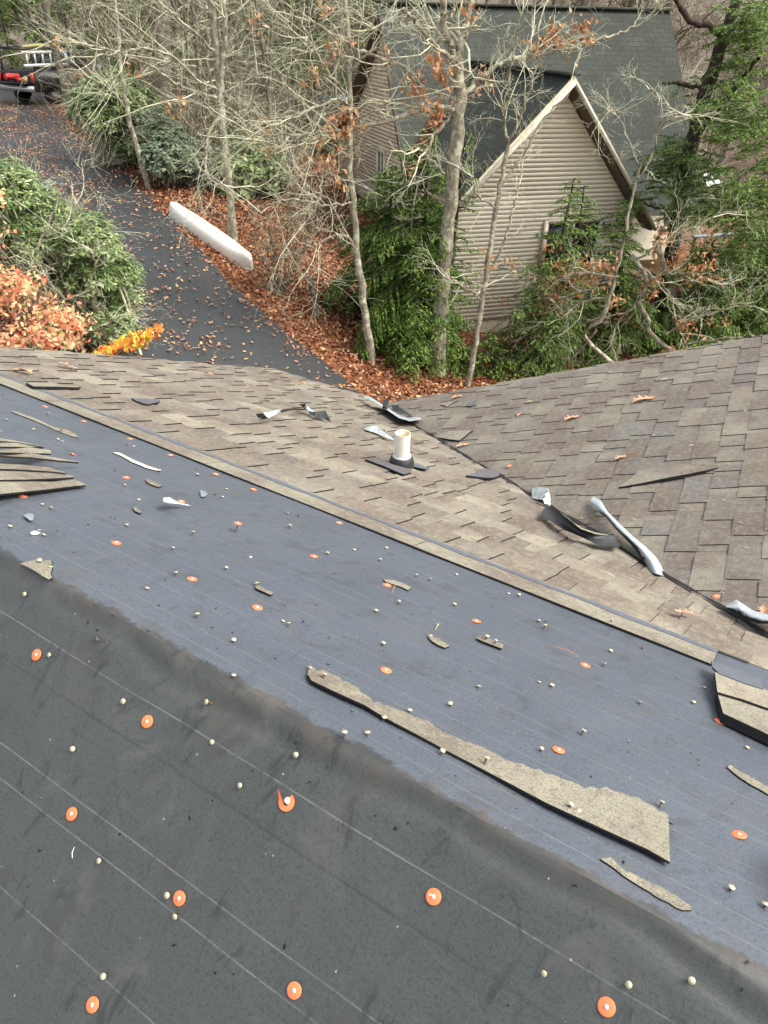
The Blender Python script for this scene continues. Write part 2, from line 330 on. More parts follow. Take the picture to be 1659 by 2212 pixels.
# ------------------------------------------------------------------ the setting: ground and driveway
def grid_patch(name, X, Y, Z, mat):
    ny, nx = X.shape; i = np.arange(ny-1)[:, None]*nx; j = np.arange(nx-1)[None]
    mb = MB(); mb.add(np.stack([X, Y, Z], -1).reshape(-1, 3), np.stack([i+j, i+j+1, i+nx+j+1, i+nx+j], -1).reshape(-1, 4)); return mb.build(name, mat, origin=(0, 0, 0), smooth=True)
X, Y = np.meshgrid(np.linspace(-75, 75, 301), np.linspace(-15, 130, 291))
def bumpz(X, Y): return .05*np.sin(X*1.3+Y*.7)*np.sin(Y*1.1-X*.4)+.25*np.sin(X*.31+1)*np.sin(Y*.23)*np.clip((Y-24)/10, 0, 1)
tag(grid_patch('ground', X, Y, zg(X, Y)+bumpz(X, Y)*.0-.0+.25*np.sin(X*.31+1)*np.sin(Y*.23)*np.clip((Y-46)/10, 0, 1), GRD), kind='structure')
RE = [(835, 905), (770, 850), (700, 780), (600, 712), (520, 642), (480, 592), (410, 522), (330, 440), (250, 352), (160, 288), (118, 232), (112, 206)]
re_ = A_([ghit(*q)[:2] for q in RE]); re_ = np.vstack([re_[0]+(re_[0]-re_[1])*2.0, re_, re_[-1]+(re_[-1]-re_[-2])*1.5])
tt = np.concatenate([[0], np.cumsum(np.linalg.norm(np.diff(re_, axis=0), axis=1))])
ts = np.linspace(0, tt[-1], 90); rx = np.interp(ts, tt, re_[:, 0]); ry = np.interp(ts, tt, re_[:, 1])
for _ in range(3): rx[1:-1] = (rx[:-2]+2*rx[1:-1]+rx[2:])/4; ry[1:-1] = (ry[:-2]+2*ry[1:-1]+ry[2:])/4
rx = rx+.05*np.sin(ts*3.1); tx, ty = np.gradient(rx), np.gradient(ry); L = np.hypot(tx, ty); nx_, ny_ = -ty/L, tx/L
wd = 3.2+5.5*np.clip((ry-22)/9, 0, 1)
kk = np.linspace(0, 1, 14)[None]
X = rx[:, None]+nx_[:, None]*wd[:, None]*kk; Y = ry[:, None]+ny_[:, None]*wd[:, None]*kk
tag(grid_patch('road', X, Y, zg(X, Y)+.035, ASPH), kind='structure')
ROADX, ROADY = X, Y
# ------------------------------------------------------------------ leaves lying on the ground
def leaf_quads(P, size, Nrm=None, tilt=.5, k=6, lobes=True):
    """N irregular six-point leaves lying roughly along Nrm."""
    n = len(P); th = rng.uniform(0, 2*math.pi, n)
    Z = (np.tile([0, 0, 1.], (n, 1)) if Nrm is None else Nrm)+rng.normal(0, tilt, (n, 3)); Z /= np.linalg.norm(Z, axis=1)[:, None]
    a = np.cross(Z, np.stack([np.cos(th), np.sin(th), 0*th+.1], 1)); a /= np.linalg.norm(a, axis=1)[:, None]; b = np.cross(Z, a)
    sh = A_([(1, 0), (.25, .42), (-.35, .5), (-1, .08), (-.45, -.42), (.35, -.5)])
    sz = rng.uniform(.6, 1.25, n)*size/2
    J = sh[None]*(1+rng.normal(0, .22, (n, 6, 2))) if lobes else np.tile(sh[None], (n, 1, 1))
    curl = rng.normal(0, .35, (n, 1))*(J[:, :, 0]**2)+rng.normal(0, .3, (n, 1))*np.abs(J[:, :, 1])
    V = P[:, None]+sz[:, None, None]*(a[:, None]*J[:, :, :1]+b[:, None]*J[:, :, 1:]+Z[:, None]*curl[:, :, None])
    return V.reshape(-1, 3), np.arange(n*6).reshape(n, 6)
def noise2(x, y, s=1.0, seed=0):
    r = 0
    for i in range(4): a = s*(1.7**i); r = r+np.sin(x*a*1.3+i*2.1+seed+1.7*np.sin(y*a*.9+seed*1.3))*np.sin(y*a*1.1-i+seed*2+1.3*np.sin(x*a*.7))/(1.35**i)
    return r
def inroad(x, y):
    i = np.argmin((x[:, None]-rx[None])**2+(y[:, None]-ry[None])**2, axis=1)
    s = (x-rx[i])*nx_[i]+(y-ry[i])*ny_[i]; return s, wd[i]
n = 130000; x = rng.uniform(-15, 8, n); y = 10.5+25*rng.uniform(0, 1, n)**1.25
s, wv = inroad(x, y); verge = (s < -.02+.12*noise2(x, y, 3)) | (s > wv)
p = np.exp(-np.clip(-s-2.5, 0, 9)/3.0); keep = verge & (rng.uniform(0, 1, n) < p)
P = np.stack([x[keep], y[keep], zg(x[keep], y[keep])+rng.uniform(.01, .05, keep.sum())], 1)
mb = MB(); V, Fc = leaf_quads(P, .088, None, .45); mb.add(V, Fc); tag(mb.build('leaf_litter', DRY, origin=(0, 15, 0)), kind='stuff', label='thick red-brown fallen leaves covering the bank beside the driveway', cat='fallen leaves')
n = 110000; x = rng.uniform(-17, 1, n); y = rng.uniform(10, 36, n); s, wv = inroad(x, y)
q = noise2(x, y, 2.2, 3); keep = (s > 0) & (s < wv) & (rng.uniform(0, 1, n) < np.clip(.09+.25*(q > .3)+.30*np.exp(-s/.25)+.22*(s > 1.4)*(q > -.3), 0, 1))
P = np.stack([x[keep], y[keep], zg(x[keep], y[keep])+.06], 1)
mb = MB(); V, Fc = leaf_quads(P, .072, None, .22); mb.add(V, Fc); tag(mb.build('scattered_leaves', DRYP, origin=(-3, 18, 1)), kind='stuff', label='pale fallen leaves scattered over the wet driveway', cat='fallen leaves')
# ------------------------------------------------------------------ the near house and its roof
def ppt(e, g, h=0):
    q = R0+EV*e+GV*g
    q = q+A_([0, 0, -g*math.tan(TB) if g > 0 else g*math.tan(TN)]); return q+(NB if g > 0 else NN)*h
WB = GV*math.cos(TB); WB = WB+A_([0, 0, -math.sin(TB)])          # down the far slope
house = empty('house', (-1, 3, 0), 'near house whose half stripped roof fills the foreground', 'house')
def zprof(g):
    z = np.where(g > 0, -g*math.tan(TB), g*math.tan(TN)); r = .022
    m = np.abs(g) < r; z = np.where(m, z-(r-np.abs(g))**2/(2*r)*.55, z)
    return z
es = np.linspace(-3.2, 3.9, 240)
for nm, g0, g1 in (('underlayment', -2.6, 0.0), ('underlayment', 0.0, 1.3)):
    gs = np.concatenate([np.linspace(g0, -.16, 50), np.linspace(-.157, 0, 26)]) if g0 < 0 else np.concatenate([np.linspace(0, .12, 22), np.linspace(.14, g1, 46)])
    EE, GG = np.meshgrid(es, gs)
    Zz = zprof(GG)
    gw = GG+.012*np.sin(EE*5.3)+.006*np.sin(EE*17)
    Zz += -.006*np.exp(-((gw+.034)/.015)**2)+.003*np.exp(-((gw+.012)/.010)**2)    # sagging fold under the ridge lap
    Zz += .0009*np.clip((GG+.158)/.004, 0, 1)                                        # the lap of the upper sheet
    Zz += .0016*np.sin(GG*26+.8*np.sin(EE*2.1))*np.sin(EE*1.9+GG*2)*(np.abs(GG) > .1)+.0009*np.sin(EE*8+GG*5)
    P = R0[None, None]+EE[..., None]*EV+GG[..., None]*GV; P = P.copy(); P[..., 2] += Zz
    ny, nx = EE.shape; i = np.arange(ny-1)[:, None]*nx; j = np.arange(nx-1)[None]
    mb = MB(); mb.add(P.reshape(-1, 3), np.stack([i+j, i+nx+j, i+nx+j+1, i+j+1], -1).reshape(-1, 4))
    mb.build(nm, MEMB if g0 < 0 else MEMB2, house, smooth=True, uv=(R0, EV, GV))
def clip(poly, hp):
    """clip 2D polygon by half planes (a,b,c): a*x+b*y<=c"""
    for a, b, c in hp:
        out = []
        for i in range(len(poly)):
            p, q = poly[i], poly[(i+1) % len(poly)]; dp = a*p[0]+b*p[1]-c; dq = a*q[0]+b*q[1]-c
            if dp <= 0: out.append(p)
            if dp*dq < 0: t = dp/(dp-dq); out.append((p[0]+(q[0]-p[0])*t, p[1]+(q[1]-p[1])*t))
        poly = out
        if len(poly) < 3: return []
    return poly
def shingles(O, ua, wa, n, u0, u1, w0, w1, hp, seed, ex=.142, tilt=.006, tt=.0054):
    r = random.Random(seed); mb = MB()
    def P(u, w_, wt, h): return O+ua*u+wa*w_+n*(h+.003+tilt*(w_-wt)/ex)
    def slab(poly, wt, h, th):
        poly = clip(poly, hp)
        if len(poly) >= 3:
            mb.prism([P(u, w_, wt, h) for u, w_ in poly], n, th, 0, 1, wa)
    w_ = w0; k = 0
    while w_ < w1:
        u = u0+r.uniform(-.8, 0)
        while u < u1:
            L_ = r.uniform(.85, 1.05); slab([(u, w_), (u+L_-.002, w_), (u+L_-.002, w_+ex), (u, w_+ex)], w_, 0, .006)
            t = u+r.uniform(0, .08)
            while t < u+L_-.1:
                tw = r.choice((.07, .11, .14, .2, .26)); tw = min(tw, u+L_-t-.004)
                if tw > .05: slab([(t+r.uniform(.0, .012), w_-.008), (t+tw, w_-.008), (t+tw-r.uniform(0, .012), w_+ex+.001), (t, w_+ex+.001)], w_, tt, tt-.0002)
                t += tw+r.choice((.04, .07, .10, .15))
            u += L_
        w_ += ex; k += 1
    return mb
cT = math.cos(TB)
v1 = cast(1659, 1385, PB); v0 = cast(785, 857, PB)
e1, g1 = eg(v1); e0, g0 = eg(v0)
# far slope in (e, distance down slope)
def line_hp(p, q, inside):
    a, b = (q[1]-p[1]), -(q[0]-p[0]); c = a*p[0]+b*p[1]
    return (a, b, c) if a*inside[0]+b*inside[1] <= c else (-a, -b, -c)
ra = eg(cast(0, 752, PB)); rb = eg(cast(597, 800, PB)); ea = eg(cast(690, 827, PB))
L2 = lambda q: (q[0], q[1]/cT)
hpB = [line_hp(L2((e1, g1)), L2((e0, g0)), (3, 3)), line_hp(L2(ra), L2(rb), (1, 2)), line_hp(L2(rb), L2((e0, g0)), (1, 2))]
mb = shingles(R0+NB*.002, EV, WB, NB, -2.2, 4.3, 1.25/cT, 4.7/cT, hpB, 3)
mb.build('shingle_field', [SH_L, TAR, BUTT], house, uv=(R0, EV, WB))
mb = MB(); r = random.Random(5)    # top course exposed: pale strip, blue-grey sealant band
u = -.40
while u < 4.2:
    L_ = r.choice((.93, .98, 1.0)); pl_ = clip([(u, 1.105/cT+r.uniform(-.004, .004)), (u+L_-.003, 1.105/cT), (u+L_-.003, 1.262/cT), (u, 1.262/cT)], hpB[:2]) if u > -2 else []
    if len(pl_) > 2: mb.prism([R0+EV*a+WB*b+NB*(.009) for a, b in pl_], NB, .008, 0, 1)
    u += L_
mb.build('top_course_strip', [SH_C, TAR], house, uv=(R0, EV, WB))
mb = MB(); N_ = 160; us = np.linspace(-.40, 3.95, N_)
wob = .004*np.sin(us*9)+.003*np.sin(us*23+1)
a = [R0+EV*u+WB*((1.212+w1)/cT)+NB*.0105 for u, w1 in zip(us, wob)]; b = [R0+EV*u+WB*((1.242+.6*w1)/cT)+NB*.0105 for u, w1 in zip(us, wob[::-1])]
a = A_(a); b = A_(b); mb.add(np.vstack([a, b]), np.stack([np.arange(N_-1), np.arange(1, N_), np.arange(1, N_)+N_, np.arange(N_-1)+N_], 1)); mb.build('sealant_band', SEAL, house)
# right wing roof
xx = 1480.
for _ in range(50): xx = 1480+(1370-(-60+K*(xx+2250)))/4.8
H2 = ray(xx, -60+K*(xx+2250)); H2[2] = 0; H2 = unit(H2)
vd = v0-v1; n2 = np.cross(vd, H2); n2 *= np.sign(n2[2]); n2 = unit(n2); P2 = plane(n2, v1)
D2 = np.cross(n2, H2); D2 *= -np.sign(D2[2]) if D2[2] != 0 else 1; D2 = unit(D2)      # down slope
def c2(q): q = A_(q)-v1; return (q@H2, q@D2)
ka = c2(cast(873, 866, P2)); kb = c2(cast(1659, 724, P2)); kv0 = c2(v0); kin = c2(cast(1400, 1000, P2))
hp2 = [line_hp((0, 0), kv0, kin), line_hp(ka, kb, kin), (0, 1, kv0[1])]
mb = shingles(v1+n2*.0, H2, D2, n2, -3.2, 3.6, -3.2, 3.2, hp2, 11, .120, .0022, .0042)
mb.build('shingle_field', [SH_R, TAR, BUTT], house, uv=(v1, H2, D2))
# valley groove: black gap and rusty debris
mb = MB(); N_ = 90; tv = np.linspace(-.25, 1.0, N_)
nv = unit(NB+n2); vdir = unit(vd); sv = unit(np.cross(vdir, nv))
cen = A_([v1+vd*t for t in tv]); wv_ = .010+.004*np.sin(tv*61)+.004*np.sin(tv*143+1); jog = .006*np.sin(tv*33)
a = cen+sv*(jog+wv_)[:, None]+nv*.021; b = cen+sv*(jog-wv_)[:, None]+nv*.021
mb.add(np.vstack([a, b]), np.stack([np.arange(N_-1), np.arange(1, N_), np.arange(1, N_)+N_, np.arange(N_-1)+N_], 1)); mb.build('valley_gap', TAR, house)
# trim, fascia and walls under the roofs
mb = MB()
def pb(e, g, h): return R0+EV*e+WB*(g/cT)+NB*h
cr_ = rb; cn = (e0, g0)
for p, q in ((ra, rb), (rb, cn)): mb.bar(pb(p[0], p[1], -.07), pb(q[0], q[1], -.07), .03, .13)
mb.bar(pb(ra[0]-.0, -0.01, -.06), pb(ra[0], ra[1], -.07), .03, .13)
def p2(k, h): return v1+H2*k[0]+D2*k[1]+n2*h
hr = (ka[0]+(kb[0]-ka[0])*1.9, ka[1]+(kb[1]-ka[1])*1.9)
mb.bar(p2(ka, -.07), p2(hr, -.07), .03, .13); mb.bar(p2((ka[0], kv0[1]), -.07), p2(kv0, -.07), .03, .13)
mb.build('fascia', TRIM, house)
mb = MB()
def wallq(a, b, top=None):
    a = A_(a, float); b = A_(b, float); mb.add([(a[0], a[1], -1), (b[0], b[1], -1), b, a], [(0, 1, 2, 3)])
q1 = pb(ra[0]-.3, -.0, -.12); q2 = pb(ra[0]-.3, rb[1]-.35, -.12); q3 = pb(e0+.25, g0-.35, -.12); wallq(q1, q2); wallq(q2, q3)
q4 = p2((ka[0]-.35, kv0[1]-.1), -.12); q5 = p2((hr[0]-.35, hr[1]), -.12); wallq(q3, q4); wallq(q4, q5)
q0 = R0+EV*(ra[0]-.3)-GV*2.4+A_([0, 0, -2.5*math.tan(TN)-.1]); wallq(q0, q1)
mb.build('wall', SIDE, house)
# ------------------------------------------------------------------ neighbour house
BK = ray(147, -60+K*2397); BK[2] = 0; BK = unit(BK); MV = A_([BK[1], -BK[0], 0]); ZV = A_([0, 0, 1.])
W0 = cast(1100, 728, (ZV, 0.0)); WP = (-BK, -BK@W0); FP = (-BK, -BK@(W0-BK*.35))
nh = empty('neighbour_house', W0, 'beige sided house with dark green shingle roof and steep front gable', 'house')
Aa = cast(1241, 163, FP); Ll = cast(985, 440, FP); Rr = cast(1412, 480, FP); J = Aa+BK*4.1
bt = math.radians(40); nM = -BK*math.sin(bt); nM[2] = math.cos(bt); PM = (nM, nM@J)
dM = -BK*math.cos(bt); dM[2] = -math.sin(bt)
RL = cast(818, 8, PM); RR = cast(1447, 23, PM); EL = cast(876, 392, PM); ER = cast(1515, 400, PM); Vb = cast(884, 392, PM)
mb = MB()
def slab(mb, pts, n, th=.06): mb.prism(pts, n, th, 0, 1)
ERd = RR+(ER-RR)*1.15
slab(mb, [RL, RR, ERd, ERd-MV*2.2, J+dM*.3, J, Vb, EL], nM) if False else None
# main slope in two convex pieces either side of the gable's valley
JR = cast(1330, 330, PM)
mb.prism([RL, J+(RL-J)*0, Vb, EL] if False else [EL, Vb, J, RL], nM, .06, 0, 1)
mb.prism([RL, J, RR], nM, .06, 0, 1)
mb.prism([J, RR, ERd, J+dM*3.9+MV*1.2], nM, .06, 0, 1)
mb.build('main_roof', [ROOFN, TRIM], nh, uv=(J, MV, dM))
nBk = BK*math.sin(bt); nBk[2] = math.cos(bt); dB = BK*math.cos(bt); dB[2] = -math.sin(bt)
mb = MB(); Lm = RL+dB*4.2; Rm = RR+dB*4.2; mb.prism([RL, RR, Rm, Lm], nBk, .06, 0, 1); mb.build('main_roof', [ROOFN, TRIM], nh, uv=(J, MV, dB))
mb = MB(); mb.bar(RL+ZV*.02, RR+ZV*.02, .26, .05); mb.bar(J-BK*.0+ZV*.02, Aa+ZV*.02, .26, .05); mb.build('ridge_cap', ROOFN, nh, uv=(J, MV, BK))
for s_, Q in ((-1, Ll), (1, Rr)):
    nn_ = np.cross(Q-Aa, BK); nn_ *= np.sign(nn_[2]); dn = unit(Q-Aa); mb = MB()
    if s_ < 0: pts = [Aa, J, Vb, Q]
    else: pts = [Aa, J+BK*.2, Q+BK*3.2+dn*.0, Q]
    mb.prism(pts, nn_, .05, 0, 1); mb.build('gable_roof', [ROOFN, TRIM], nh, uv=(Aa, BK, dn))
    mb = MB(); mb.bar(Aa-BK*.02-ZV*.10, Q-BK*.02-ZV*.10+dn*.05, .04, .17, up=-BK); mb2 = mb
    ob = mb.build('rake_board', TRIM, nh)
    mb = MB(); mb.prism([Aa-ZV*.16, Aa-ZV*.16+BK*.36, Q-ZV*.16+BK*.36, Q-ZV*.16], (0, 0, 1), .01); mb.build('soffit', [SOFF, SOFF], nh)
def siding(name, O, ua, n, prof, z0, z1, ex=.080):
    """lapped boards: prof(z)->(u0,u1) along ua at height z"""
    mb = MB(); z = z0
    while z < z1:
        zt = min(z+ex, z1); a = prof(z+.001); b = prof(zt-.001)
        if a[1]-a[0] > .02 and b[1] > b[0]:
            p = lambda u, zz, o: A_([O[0], O[1], 0])+ua*u+ZV*zz+n*o
            V = [p(a[0], z, .009), p(a[1], z, .009), p(b[1], zt, .004), p(b[0], zt, .004), p(a[0], z, 0), p(a[1], z, 0)]
            mb.add(V, [(0, 1, 2, 3), (4, 5, 1, 0)])
        z += ex
    return mb.build(name, SIDE, nh)
am, lm, rm = (Aa-W0)@MV, (Ll-W0)@MV, (Rr-W0)@MV
wl, wr = lm+.22, rm-.25
def gprof(z):
    tl = (Aa[2]-.2-z)/(Aa[2]-Ll[2]); tr = (Aa[2]-.2-z)/(Aa[2]-Rr[2])
    return (max(wl, am-(am-lm)*tl), min(wr, am+(rm-am)*tr))
siding('gable_wall', W0, MV, -BK, gprof, .42, Aa[2]-.2)
mb = MB(); c0 = W0+MV*(wl+wr)/2+BK*.12; mb.box(c0+ZV*-.1, (MV, BK, ZV), (wr-wl, .22, 1.04)); mb.build('foundation', FOUND, nh)
def onwall(x, y, h=.03): c = cast(x, y, (WP[0], WP[1]+h)); return c
# foundation vent
vt = onwall(986, 702, .01); mb = MB(); mb.box(vt, (MV, -BK, ZV), (.36, .03, .19)); o1 = mb.build('foundation_vent', simple('vent_grey', (.10, .09, .07)), nh)
mb = MB()
for i in range(7): mb.box(vt-BK*.02+ZV*(-.075+.025*i), (MV, -BK, ZV), (.33, .02, .008))
mb.build('louvre', simple('vent_louvre', (.16, .14, .11)), nh)
def window(c, wd_, ht, ua, n, name='window', cross=True):
    o = empty(name, c); o.parent = nh; o.location = A_(c)-A_(nh['_o'])
    mb = MB(); mb.box(c+n*.005, (ua, n, ZV), (wd_-.1, .02, ht-.1)); mb.build('pane', GLASSD, o)
    mb = MB()
    for s_ in (-1, 1): mb.box(c+ua*s_*(wd_/2-.02)+n*.03, (ua, n, ZV), (.08, .06, ht)); mb.box(c+ZV*s_*(ht/2-.02)+n*.033, (ua, n, ZV), (wd_-.08, .06, .08))
    if cross: mb.box(c+n*.03, (ua, n, ZV), (.035, .05, ht-.1))
    mb.build('frame', TRIM, o); return o
wc = (onwall(1158, 494)+onwall(1300, 560))/2; window(wc, 1.25, .95, MV, -BK)
# left gable end wall: faces left, seen at a glancing angle
nl = -MV; OL = RL+MV*.30; top = RL[2]-.12
def lprof(z):
    h = (top-z)/math.tan(bt); return (max(-4.4, -h), min(h, 4.1))
siding('side_wall', OL, BK, nl, lprof, -.2, top)
mb = MB()
for sg, E2 in ((-1, EL), (1, Lm)):
    a = RL-MV*.0; mb.bar(a-ZV*.10, E2-ZV*.10, .10, .03, up=MV)
mb.build('rake_board', SOFF, nh)
mb = MB()
for E2 in (EL, Lm): mb.prism([RL-ZV*.14, RL+MV*.32-ZV*.14, E2+MV*.32-ZV*.14, E2-ZV*.14], (0, 0, 1), .01)
mb.build('soffit', [SOFF, SOFF], nh)
sw = cast(825, 378, (nl, nl@OL)); window(sw, .55, 1.1, BK, nl)
mb = MB(); mb.box(OL+BK*(.6)+MV*3.1+ZV*(-RL[2]+.7), (MV, BK, ZV), (6.0, 7.4, 2.6)); mb.build('wall', SIDE, nh)
# leaves gathered in the roof valley
def inpoly(poly, n):
    poly = A_(poly, float); lo, hi = poly.min(0), poly.max(0); out = []
    while len(out) < n:
        p = rng.uniform(lo, hi); c = False; j = len(poly)-1
        for i in range(len(poly)):
            if (poly[i][1] > p[1]) != (poly[j][1] > p[1]) and p[0] < (poly[j][0]-poly[i][0])*(p[1]-poly[i][1])/(poly[j][1]-poly[i][1])+poly[i][0]: c = not c
            j = i
        if c: out.append(p)
    return out
PTS = [cast(x, y, off(PM, .09+.10*random.random())) for x, y in inpoly([(940, 246), (962, 248), (940, 300), (915, 350), (895, 372), (882, 392), (878, 368), (878, 345), (905, 312), (925, 270)], 750)]
mb = MB(); V, Fc = leaf_quads(A_(PTS), .13, None, .7); mb.add(V, Fc); tag(mb.build('leaf_heap', DRY), 'long heap of brown leaves lodged in the valley of the dark roof', 'leaf heap', kind='stuff')
# ------------------------------------------------------------------ vegetation
def jitter(v_, s_): return unit(v_+rng.normal(0, s_, 3))
def grow(mb, p, d, L, r, lvl, k=4, up=.03, nch=5, ends=None, crook=.16):
    n = max(3, int(5 if lvl > 0 else 4)); P = [p]; q = p.copy(); dd = d.copy()
    for i in range(n):
        dd = unit(dd+rng.normal(0, crook, 3)+ZV*up); q = q+dd*L/n; P.append(q)
    mb.tube(P, np.linspace(r, max(r*.35, .0016), n+1), k)
    if ends is not None: ends.append(P[-1]); ends.append(P[-2])
    if lvl > 0:
        for c in range(nch):
            t = rng.uniform(.2, 1)*n; i = min(int(t), n-1); s0 = P[i]+(P[i+1]-P[i])*(t-i)
            ax = jitter(unit(P[i+1]-P[i])*.75+unit(rng.normal(0, 1, 3))*.75, .1)
            grow(mb, s0, ax, L*rng.uniform(.4, .65), r*(1-.6*t/n)*.6, lvl-1, max(3, k-1), up, nch, ends, crook)
def px_path(pts, base, jit=0.0, dy=0.0, dyend=None):
    """pixels (x,y,rpx) -> points on the upright plane through base, drifting in depth"""
    nrm = CAM-base; nrm = A_([nrm[0], nrm[1], 0.]); nrm = unit(nrm); out = []; R = []
    for i, q in enumerate(pts):
        o = dy if dyend is None else dy+(dyend-dy)*i/(len(pts)-1)
        P_ = (nrm, nrm@base+o); c = cast(q[0], q[1], P_); out.append(c+rng.normal(0, jit, 3)); R.append(q[2]/FPX*depth(c))
    return A_(out), A_(R)
def resample(P, R, m):
    P = A_(P); t = np.linspace(0, len(P)-1, m); i = np.minimum(t.astype(int), len(P)-2); f_ = (t-i)[:, None]
    # catmull-rom
    Pm = np.vstack([P[0]*2-P[1], P, P[-1]*2-P[-2]]); a, b, c_, d = Pm[i], Pm[i+1], Pm[i+2], Pm[i+3]
    Q = .5*((2*b)+(-a+c_)*f_+(2*a-5*b+4*c_-d)*f_**2+(-a+3*b-3*c_+d)*f_**3)
    return Q, np.interp(t, np.arange(len(P)), R)
def leaf_clusters(mb, pts, n, size, spread):
    if not len(pts): return
    c = A_(pts); P = np.repeat(c, n, 0)+rng.normal(0, spread, (len(c)*n, 3)); V, Fc = leaf_quads(P, size, rng.normal(0, 1, (len(P), 3)), .5); mb.add(V, Fc)
def bare_tree(name, label, base_px, trunk, limbs, leaves=(), lvl=2, nch=5, tw=.9, twn=8, bark=None, twig=None, group=None, lmat=None, cat='tree', base=None, tr=1.0, lsize=.09, tl_n=14):
    B0 = ghit(*base_px) if base is None else base
    o = empty(name, B0, label, cat, group); bark = bark or BARK1; twig = twig or TWIG
    P, R = px_path(trunk, B0); P[0] = B0-ZV*.1; Q, Rq = resample(P, R, 26)
    Q[1:-1] += rng.normal(0, .012, (24, 3)); mb = MB(); mb.tube(Q, Rq*(1+rng.normal(0, .05, 26)), 9)
    mb.build('trunk', bark, o, smooth=True)
    mbl = MB(); mbt = MB(); ends = []
    for lb in limbs:
        pts, dy, de = lb[0], lb[1], lb[2]; nt_ = lb[3] if len(lb) > 3 else twn
        P, R = px_path(pts, B0, 0, dy, de); Q, Rq = resample(P, R, 6*len(pts)); Q += rng.normal(0, .012, Q.shape)
        mbl.tube(Q, np.maximum(Rq*(1+rng.normal(0, .06, len(Rq))), .004), 6)
        for _ in range(nt_):
            i = rng.integers(int(len(Q)*.15), len(Q)-1); d = unit(unit(Q[i+1]-Q[i])+unit(rng.normal(0, 1, 3))*.9)
            grow(mbt, Q[i], d, tw*rng.uniform(.35, 1), max(Rq[i]*.42, .004), lvl, 4, .02, nch, ends, .2)
        grow(mbt, Q[-1], unit(Q[-1]-Q[-2]), tw*.7, max(Rq[-1]*.9, .003), lvl, 4, .02, nch, ends, .2)
    if limbs: mbl.build('limbs', bark, o, smooth=True)
    if mbt.n: mbt.build('twigs', twig, o)
    if len(leaves):
        nrm = unit(A_([CAM[0]-B0[0], CAM[1]-B0[1], 0.])); ml = MB(); cl = []
        for q in leaves:
            P_ = (nrm, nrm@B0+(q[3] if len(q) > 3 else 0))
            for _ in range(q[2]):
                c = cast(q[0]+rng.normal(0, 9), q[1]+rng.normal(0, 9), P_); cl.append(c+rng.normal(0, .06, 3))
        leaf_clusters(ml, cl, 5, lsize, .05); ml.build('leaves', lmat or BEECH, o)
    return o
# pale bare tree with double stem left of centre
bare_tree('bare_tree', 'pale lichened tree with double stem standing behind the canoe', (505, 520), [(505, 520, 9), (497, 420, 9), (485, 330, 8), (478, 240, 8), (472, 150, 8), (462, 60, 8), (455, -60, 7)],
    [([(475, 200, 6), (480, 130, 6), (487, 60, 5), (478, -40, 5)], 0, .1, 4),
     ([(474, 215, 4), (430, 200, 3.5), (380, 180, 3), (320, 140, 3), (240, 108, 2.5), (160, 92, 2), (110, 84, 1.5)], 0, .9),
     ([(474, 195, 3.5), (430, 175, 3), (370, 120, 3), (310, 105, 2.5), (250, 118, 2), (200, 122, 1.6)], 0, 1.3),
     ([(478, 245, 3), (450, 290, 3), (445, 350, 2.5), (450, 380, 2), (480, 400, 1.6)], 0, 1.),
     ([(480, 205, 3.5), (540, 170, 3), (600, 130, 2.5), (660, 80, 2), (700, 40, 1.5)], 0, .8),
     ([(484, 300, 3), (540, 270, 2.5), (600, 262, 2), (650, 280, 1.5)], 0, 1.),
     ([(470, 120, 3), (420, 70, 2.5), (360, 20, 2), (320, -20, 1.5)], 0, .6)],
    [(390, 225, 5, .8), (400, 250, 3, .8), (120, 100, 2, .9), (290, 150, 2, .9)], lvl=2, nch=4, tw=1.9, twn=7)
bare_tree('bare_tree', 'thin slanting trunk with mossy dark bark beside the green bushes', (322, 410), [(322, 410, 6), (305, 350, 6), (285, 280, 5.5), (270, 210, 5), (262, 165, 4.5), (255, 90, 4), (248, -20, 3.5)],
    [([(275, 240, 2.5), (235, 190, 2), (190, 165, 1.5)], 0, .6), ([(268, 190, 2.5), (330, 150, 2), (390, 130, 1.5)], 0, .6), ([(262, 140, 2), (220, 80, 2), (180, 40, 1.5)], 0, .6)], lvl=2, nch=4, tw=1.8, twn=6)
bare_tree('bare_tree', 'slender pale trunk leaning left of the green hemlock', (803, 785), [(803, 785, 9), (795, 715, 8.5), (783, 630, 8), (772, 550, 7.5), (765, 480, 7), (760, 400, 6.5), (757, 310, 6), (757, 200, 5.5), (752, 100, 5), (745, -40, 4.5)],
    [([(757, 230, 3.5), (730, 215, 3), (700, 225, 3), (640, 250, 2.5), (580, 275, 2), (545, 290, 1.5)], 0, .6),
     ([(760, 340, 3), (730, 330, 2.5), (700, 380, 2.2), (690, 430, 1.8), (660, 480, 1.5)], 0, .5),
     ([(768, 540, 3), (750, 510, 2.5), (715, 512, 2), (680, 532, 1.5)], 0, .4, 4),
     ([(757, 210, 3), (720, 170, 2.5), (680, 110, 2.2), (650, 50, 2), (610, 0, 1.5)], 0, .7),
     ([(756, 160, 3), (790, 120, 2.5), (850, 60, 2), (880, 20, 1.5)], 0, .5),
     ([(760, 260, 3), (820, 235, 2), (850, 215, 1.5)], 0, .3, 4),
     ([(758, 290, 3), (690, 300, 2.3), (620, 320, 2), (560, 300, 1.5)], 0, .8),
     ([(764, 440, 2.5), (700, 440, 2), (620, 430, 1.8), (560, 460, 1.4)], 0, .8)],
    [(565, 290, 4, .5), (590, 330, 3, .5), (720, 280, 8, .2), (745, 265, 8, .2), (765, 262, 5, .2), (735, 300, 6, .2), (700, 345, 5, .3), (720, 395, 7, .3), (690, 320, 4, .4), (705, 115, 4, .3), (560, 55, 4, .3), (680, 175, 4, .3)], lvl=2, nch=5, tw=1.5, twn=8)
main_base = ghit(945, 805)
